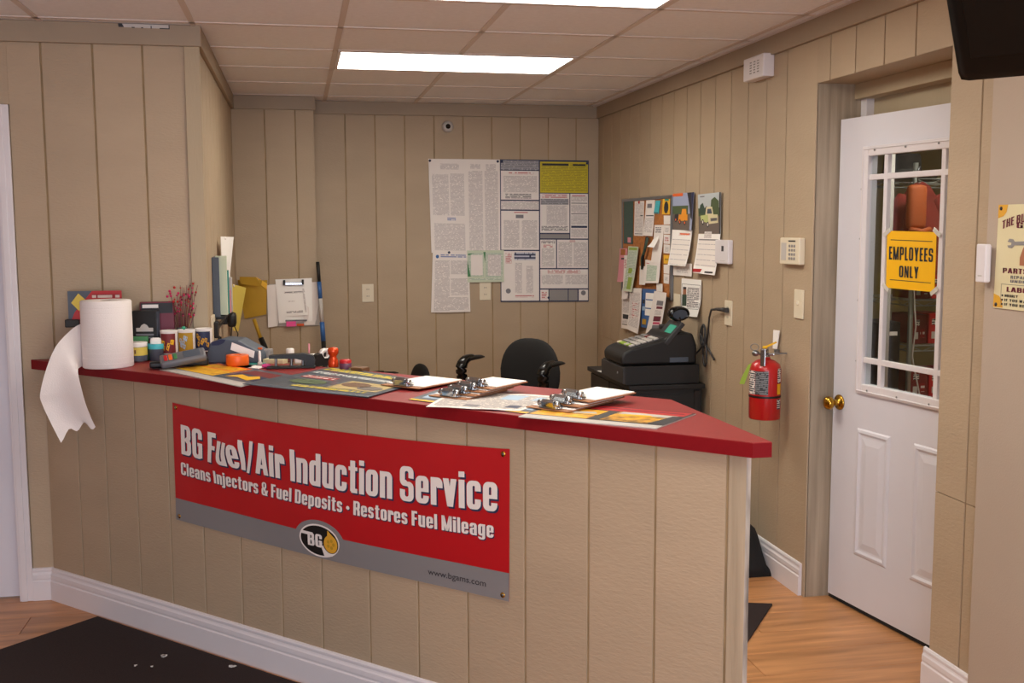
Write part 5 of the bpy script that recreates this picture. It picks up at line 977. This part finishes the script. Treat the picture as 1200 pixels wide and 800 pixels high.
# ------------------------------------------------------------------ floor things
V = MB(); V.box(-.9, .9, -1.35, 0, 0, .008, 'mat_rubber', .003); o = V.build('floor_mat', loc=(-.848, 4.545, .0002), rz=CR); 
for v in o.data.vertices: v.co.x += .9
tag(o, 'large dark brown floor mat along the counter front', 'mat')
for k, (x, y, s_) in enumerate(((-.53, 4.05, .020), (-.27, 3.90, .018), (-.62, 3.98, .008), (-.56, 3.96, .007))):
    mb = MB(); random.seed(k)
    for j in range(4): mb.box(*(lambda a, b: (a-.35*s_, a+.35*s_, b-.3*s_, b+.25*s_))(random.uniform(-.5, .5)*s_, random.uniform(-.5, .5)*s_), 0, .002, 'paper_bright', 0, Matrix.Rotation(j*.8, 4, 'Z'))
    tag(mb.build('paper_scrap', loc=(x, y, .0084)), ('larger white paper scrap on the dark mat', 'white paper scrap on the mat nearest the counter baseboard', 'tiny white crumb left of the larger scrap on the mat', 'tiny white crumb just below the larger scrap on the mat')[k], 'scrap')
mb = MB(); mb.prism([(1.943, 4.113), (1.50, 4.26), (1.10, 3.33), (1.28, 3.22)], 'z', 0, .008, 'mat_rubber'); o = mb.build('floor_mat'); o.location.z = .0002; tag(o, 'small dark floor mat behind the right end of the counter', 'mat')
bm = bmesh.new(); bm.from_mesh(o.data); bmesh.ops.recalc_face_normals(bm, faces=bm.faces[:]); bm.to_mesh(o.data); bm.free()
bm = bmesh.new(); bmesh.ops.create_cube(bm, size=1)
for v in bm.verts: v.co = Vector((v.co.x*.30*(1-.35*(v.co.z > 0)), v.co.y*.42*(1-.2*(v.co.z > 0)), (v.co.z+.5)*.215*(1-.25*(v.co.x > 0))))
bmesh.ops.subdivide_edges(bm, edges=bm.edges[:], cuts=4, use_grid_fill=True)
for _ in range(3): bmesh.ops.smooth_vert(bm, verts=[v for v in bm.verts if v.co.z > .004], factor=.5, use_axis_x=True, use_axis_y=True, use_axis_z=True)
mb = MB(); bm.verts.index_update(); mb.add([v.co[:] for v in bm.verts], [[v.index for v in f.verts] for f in bm.faces], 'black_matte', None, None, True); bm.free()
t = thing('carry_bag', 'slumped black bag on the floor by the right baseboard', 'bag', (1.955, 4.70, 0)); t.scale = (1.1, 1.1, 1.38); mb.build('body', t)
MB().tube([(-.06, -.10, .17), (-.05, -.08, .225), (-.05, .08, .225), (-.06, .10, .17)], .010, 'black', 8).build('handle', t)

# ------------------------------------------------------------------ right edge: sensor, sign, television
t = wallthing('door_sensor', 'white plastic box on the drywall edge left of the garage sign', 'sensor', 'R')
MB().box(-2.998, -2.952, -.050, -.0305, 1.427, 1.545, 'white_trim', .004).build('body', t); MB().box(-2.99, -2.952, -.0305, -.0300, 1.43, 1.54, 'white_trim').build('base_plate', t); MB().box(-2.985, -2.965, -.0506, -.049, 1.445, 1.449, 'lightgrey').build('slot', t); place(t, -2.97, 0, 1.427)
t = wallthing('garage_sign', 'cream tin garage sign with a fist holding a wrench, cut by the right edge', 'sign', 'D')
P = quadP([(-2.938, 1.664), (-2.566, 1.664), (-2.566, 1.350), (-2.944, 1.350)], .004); mb = MB(); mb.sheet(P, 'cream', .0025); mb.build('plate', t)
for cu_, cv_ in ((.02, .02), (.98, .02), (.02, .97), (.98, .97)):
    sx = 1 if cu_ < .5 else -1; sy = 1 if cv_ < .5 else -1; mb = MB(); mb.poly(P, [(cu_-.02*sx, cv_-.02*sy), (cu_+.10*sx, cv_-.02*sy), (cu_+.085*sx, cv_+.05*sy), (cu_+.05*sx, cv_+.09*sy), (cu_-.02*sx, cv_+.11*sy)], 'rust', .0005); mb.build('corner_rust', t)
arc = lambda u, v: (u, v+.42*(u-.5)**2)
mb = MB(); block(mb, P, 'THE BUSTED KNUCKLE', (.06, .075, .94, .155), 'maroon', .001, .10, arc); block(mb, P, 'GARAGE', (.24, .17, .76, .225), 'maroon', .001, .10); block(mb, P, 'PARTS & SERVICE', (.10, .605, .90, .655), 'maroon', .001, .10)
block(mb, P, 'REPAIR & DIAGNOSIS', (.20, .675, .80, .705), 'inkgrey', .001, .14); block(mb, P, 'UNDER ONE ROOF', (.20, .715, .80, .742), 'inkgrey', .001, .14); block(mb, P, 'LABOR RATES', (.16, .785, .84, .832), 'maroon', .001, .10)
for k, (s_, u1) in enumerate((('HOURLY', .30), ('IF YOU WATCH', .50), ('IF YOU HELP', .45))): block(mb, P, s_, (.14, .858+.042*k, u1, .884+.042*k), 'ink', .001, .16); prints(mb, P, [(.10, .862+.042*k, .12, .88+.042*k, 'ink')], w=.001)
prints(mb, P, [(.09, .76, .91, .764, 'inkgrey'), (.09, .76, .094, .98, 'inkgrey')], w=.001); mb.build('lettering', t)
mb = MB(); mb.poly(P, [(.38, .34), (.45, .31), (.58, .31), (.66, .36), (.68, .46), (.64, .58), (.30, .575), (.30, .50), (.33, .42)], 'skin', .001)
for k in range(4): mb.poly(P, [(.36+.075*k, .34), (.39+.075*k, .31), (.42+.075*k, .32), (.43+.075*k, .41), (.40+.075*k, .425), (.365+.075*k, .41)], 'skin', .0016); mb.poly(P, [(.432+.075*k, .32), (.437+.075*k, .32), (.437+.075*k, .415), (.432+.075*k, .415)], 'ink', .0018)
mb.poly(P, [(.14, .355), (.16, .325), (.21, .33), (.23, .352), (.38, .345), (.38, .385), (.23, .385), (.20, .415), (.155, .412), (.14, .39), (.185, .385), (.19, .362)], 'grey', .0014); mb.build('fist_print', t)
for u, v in ((.035, .035), (.965, .035), (.035, .965), (.965, .965)):
    p = P(u, v, 0); MB().lathe([(.006, 0), (.006, .002), (.0001, .004)], 'ink', 10, Matrix.Translation(p) @ Matrix.Rotation(R(90), 4, 'X')).build('nail', t)
place(t, -2.74, 0, 1.35)
# television: lower left corner at (1.362, 2.06, 1.895), screen towards the room and tilted down
u_ = Vector((.62, -.785, -.02)).normalized(); t = thing('television', 'black flat television hung at the top right corner, tilted down', 'television', (1.362, 2.06, 1.895), math.atan2(u_.y, u_.x))
TL = Matrix.Rotation(R(33), 4, 'X')
mb = MB(); mb.box(-.002, .70, 0, .05, -.002, .44, 'tv_black', .03, TL); mb.build('casing', t); MB().box(.035, .665, -.002, .004, .055, .405, 'tv_black', .001, TL).build('screen', t)
MB().box(.2, .5, .045, .075, .1, .34, 'black', .005, TL).build('back_bulge', t)
mb = MB(); mb.tube([TL @ Vector((.36, .07, .22)), (.40, .20, .30), (.40, .28, .551)], .02, 'black', 8); mb.build('mount_arm', t)

# ------------------------------------------------------------------ small marks on the walls
t = wallthing('ceiling_strip', 'torn grey tape strip on the trim board under the ceiling at upper left', 'strip', 'F')
P = quadP([(-.705, 2.4505), (-.505, 2.4505), (-.505, 2.434), (-.705, 2.436)], .0205); mb = MB(); mb.sheet(P, 'lightgrey', .001)
mb.poly(P, [(-.03, 0), (.05, 0), (.09, 1), (-.02, 1)], 'ink', .0008); prints(mb, P, [(.24, .85, .30, 1.1, 'ink'), (.43, .85, .47, 1.1, 'ink'), (.62, .4, .64, 1.1, 'ink'), (.80, .85, 1, 1.1, 'ink'), (.98, 0, 1, 1, 'ink'), (.1, -.05, 1, .04, 'inkgrey')]); mb.build('tape', t); place(t, -.6, 0, 2.43)

# ------------------------------------------------------------------ storage room seen through the door window
SX, SY, SL, SD = 3.09, 5.0, 1.05, .45
sh = thing('wire_shelf', 'grey metal wire shelving seen through the employees door window', 'shelf', (SX, SY, 0))
for x in (0, SL):
    for y in (0, SD): MB().tube([(x, y, 0), (x, y, 1.92)], .0135, 'galv', 10).build('post', sh)
SZ = [.22, .70, .985, 1.22, 1.84]
for z in SZ:
    mb = MB()
    for y in (0, SD):
        for dz in (0, -.028): mb.tube([(0, y, z+dz), (SL, y, z+dz)], .004, 'galv', 6)
        for k in range(14): a = SL*k/14; mb.tube([(a, y, z-.028 if k % 2 else z), (a+SL/14, y, z if k % 2 else z-.028)], .0022, 'galv', 4)
    for x in (0, SL):
        for dz in (0, -.028): mb.tube([(x, 0, z+dz), (x, SD, z+dz)], .004, 'galv', 6)
        for k in range(6): a = SD*k/6; mb.tube([(x, a, z-.028 if k % 2 else z), (x, a+SD/6, z if k % 2 else z-.028)], .0022, 'galv', 4)
    for k in range(1, 30): mb.tube([(SL*k/30, 0, z+.003), (SL*k/30, SD, z+.003)], .0018, 'galv', 4)
    mb.build('wire_deck', sh)
nb = 0
for z, hs, nm in ((.226, .17, 'lowest'), (.706, .15, 'second'), (.991, .155, 'third'), (1.226, .13, 'fourth')):
    x = .03; random.seed(int(z*1000)); k = 0
    while x < SL-.12:
        wd = .082+.03*random.random(); h = hs*(.85+.2*random.random()); k += 1
        b_ = thing('parts_box', '%s red parts box from the left on the %s storage shelf behind the door window' % (('first', 'second', 'third', 'fourth', 'fifth', 'sixth', 'seventh', 'eighth', 'ninth', 'tenth', 'eleventh', 'twelfth')[k-1], nm), 'box', (SX+x+wd/2, SY+.13, z), 0, 'red parts boxes on the %s storage shelf' % nm)
        m_ = 'darkred' if random.random() < .35 else 'red'
        MB().box(-wd/2, wd/2, -.10, .10, 0, h, m_, .002).build('carton', b_); mb = MB(); prints(mb, quadP(rectq(-wd*.42, wd*.42, h*.08, h*.92), .1005), [(.1, .12, .5, .35, 'print_tag'), (.1, .62, .4, .9, 'lightgrey'), (.55, .5, .9, .85, 'print_red_white')]); mb.build('label', b_)
        x += wd+.008
t = thing('top_hat', 'black wide brimmed hat on the top wire shelf in the storage room', 'hat', (SX+.02, SY+.16, 1.848)); MB().lathe([(.115, .004), (.17, .0), (.178, .008), (.12, .014), (.098, .02), (.092, .11), (.085, .125), (.0001, .128)], 'black_matte', 28).build('felt', t); MB().lathe([(.0995, .02), (.0975, .045)], 'charcoal', 28, cap=False).build('hat_band', t)
t = thing('work_jacket', 'dark red work jacket hanging on the wire shelf behind the sign', 'jacket', (3.035, SY-.13, 1.38)); t.scale = (.85, 1, 1)
def JP(u, v, w=0):
    a = 2*math.pi*u; sw = .07+.115*min(1, v*3.2)+.02*v; fold = 1+.07*math.sin(7*a)*v; return (sw*math.cos(a)*fold+.02*v, .045*(.5+v)*math.sin(a)*fold, .44-.46*v+.03*abs(math.cos(a))*(1-v)*-1)
mb = MB(); mb.grid(JP, 40, 14, 'jacket'); mb.build('body', t)
for s_ in (-1, 1): MB().tube([(.10*s_, 0, .36), (.165*s_, -.01, .26), (.185*s_, -.02, .05), (.18*s_, -.025, -.08)], [.04, .052, .048, .042], 'jacket', 12).build('sleeve', t)
MB().tube([(0, .02, .44), (0, .02, .50), (.02, .03, .515), (.03, .05, .49)], .004, 'steel', 6).build('hanger', t)
t = thing('padded_pouch', 'orange padded pouch hanging over the red jacket in the storage room', 'pouch', (2.945, SY-.25, 1.585)); MB().box(-.048, .048, -.025, .025, .0, .215, 'padded_orange', .024).build('body', t); MB().tube([(-.04, -.01, .0), (.02, -.03, -.012), (.07, -.01, .0)], .014, 'padded_orange', 8).build('strap', t)
t = thing('drain_pipe', 'pale vertical pipe at the left in the storage room', 'pipe', (2.80, 4.75, 0)); MB().tube([(0, 0, 0), (0, 0, 2.619)], .022, 'lightgrey', 12).build('pipe', t)
t = thing('black_bottle', 'black box with a white mark on the storage shelf by the pipe', 'box', (SX-.14, SY+.02, .78)); 
D.objects.remove(t)
t = thing('storage_bin', 'black bin with a white mark standing left of the wire shelf', 'bin', (2.93, 5.02, 0)); MB().box(-.06, .06, -.1, .1, 0, 1.12, 'black', .01).build('body', t); MB().box(-.02, .04, -.1015, -.1, 1.05, 1.07, 'white').build('mark', t)
t = thing('power_lead', 'thin white lead dangling behind the door window', 'cord', (3.02, 4.86, 0)); MB().tube([(-.01, 0, 1.50), (.0, 0, 1.25), (.015, 0, 1.1), (.0, 0, .95), (.05, .0, .75), (.04, 0, .02)], .004, 'lightgrey', 6).build('lead', t)
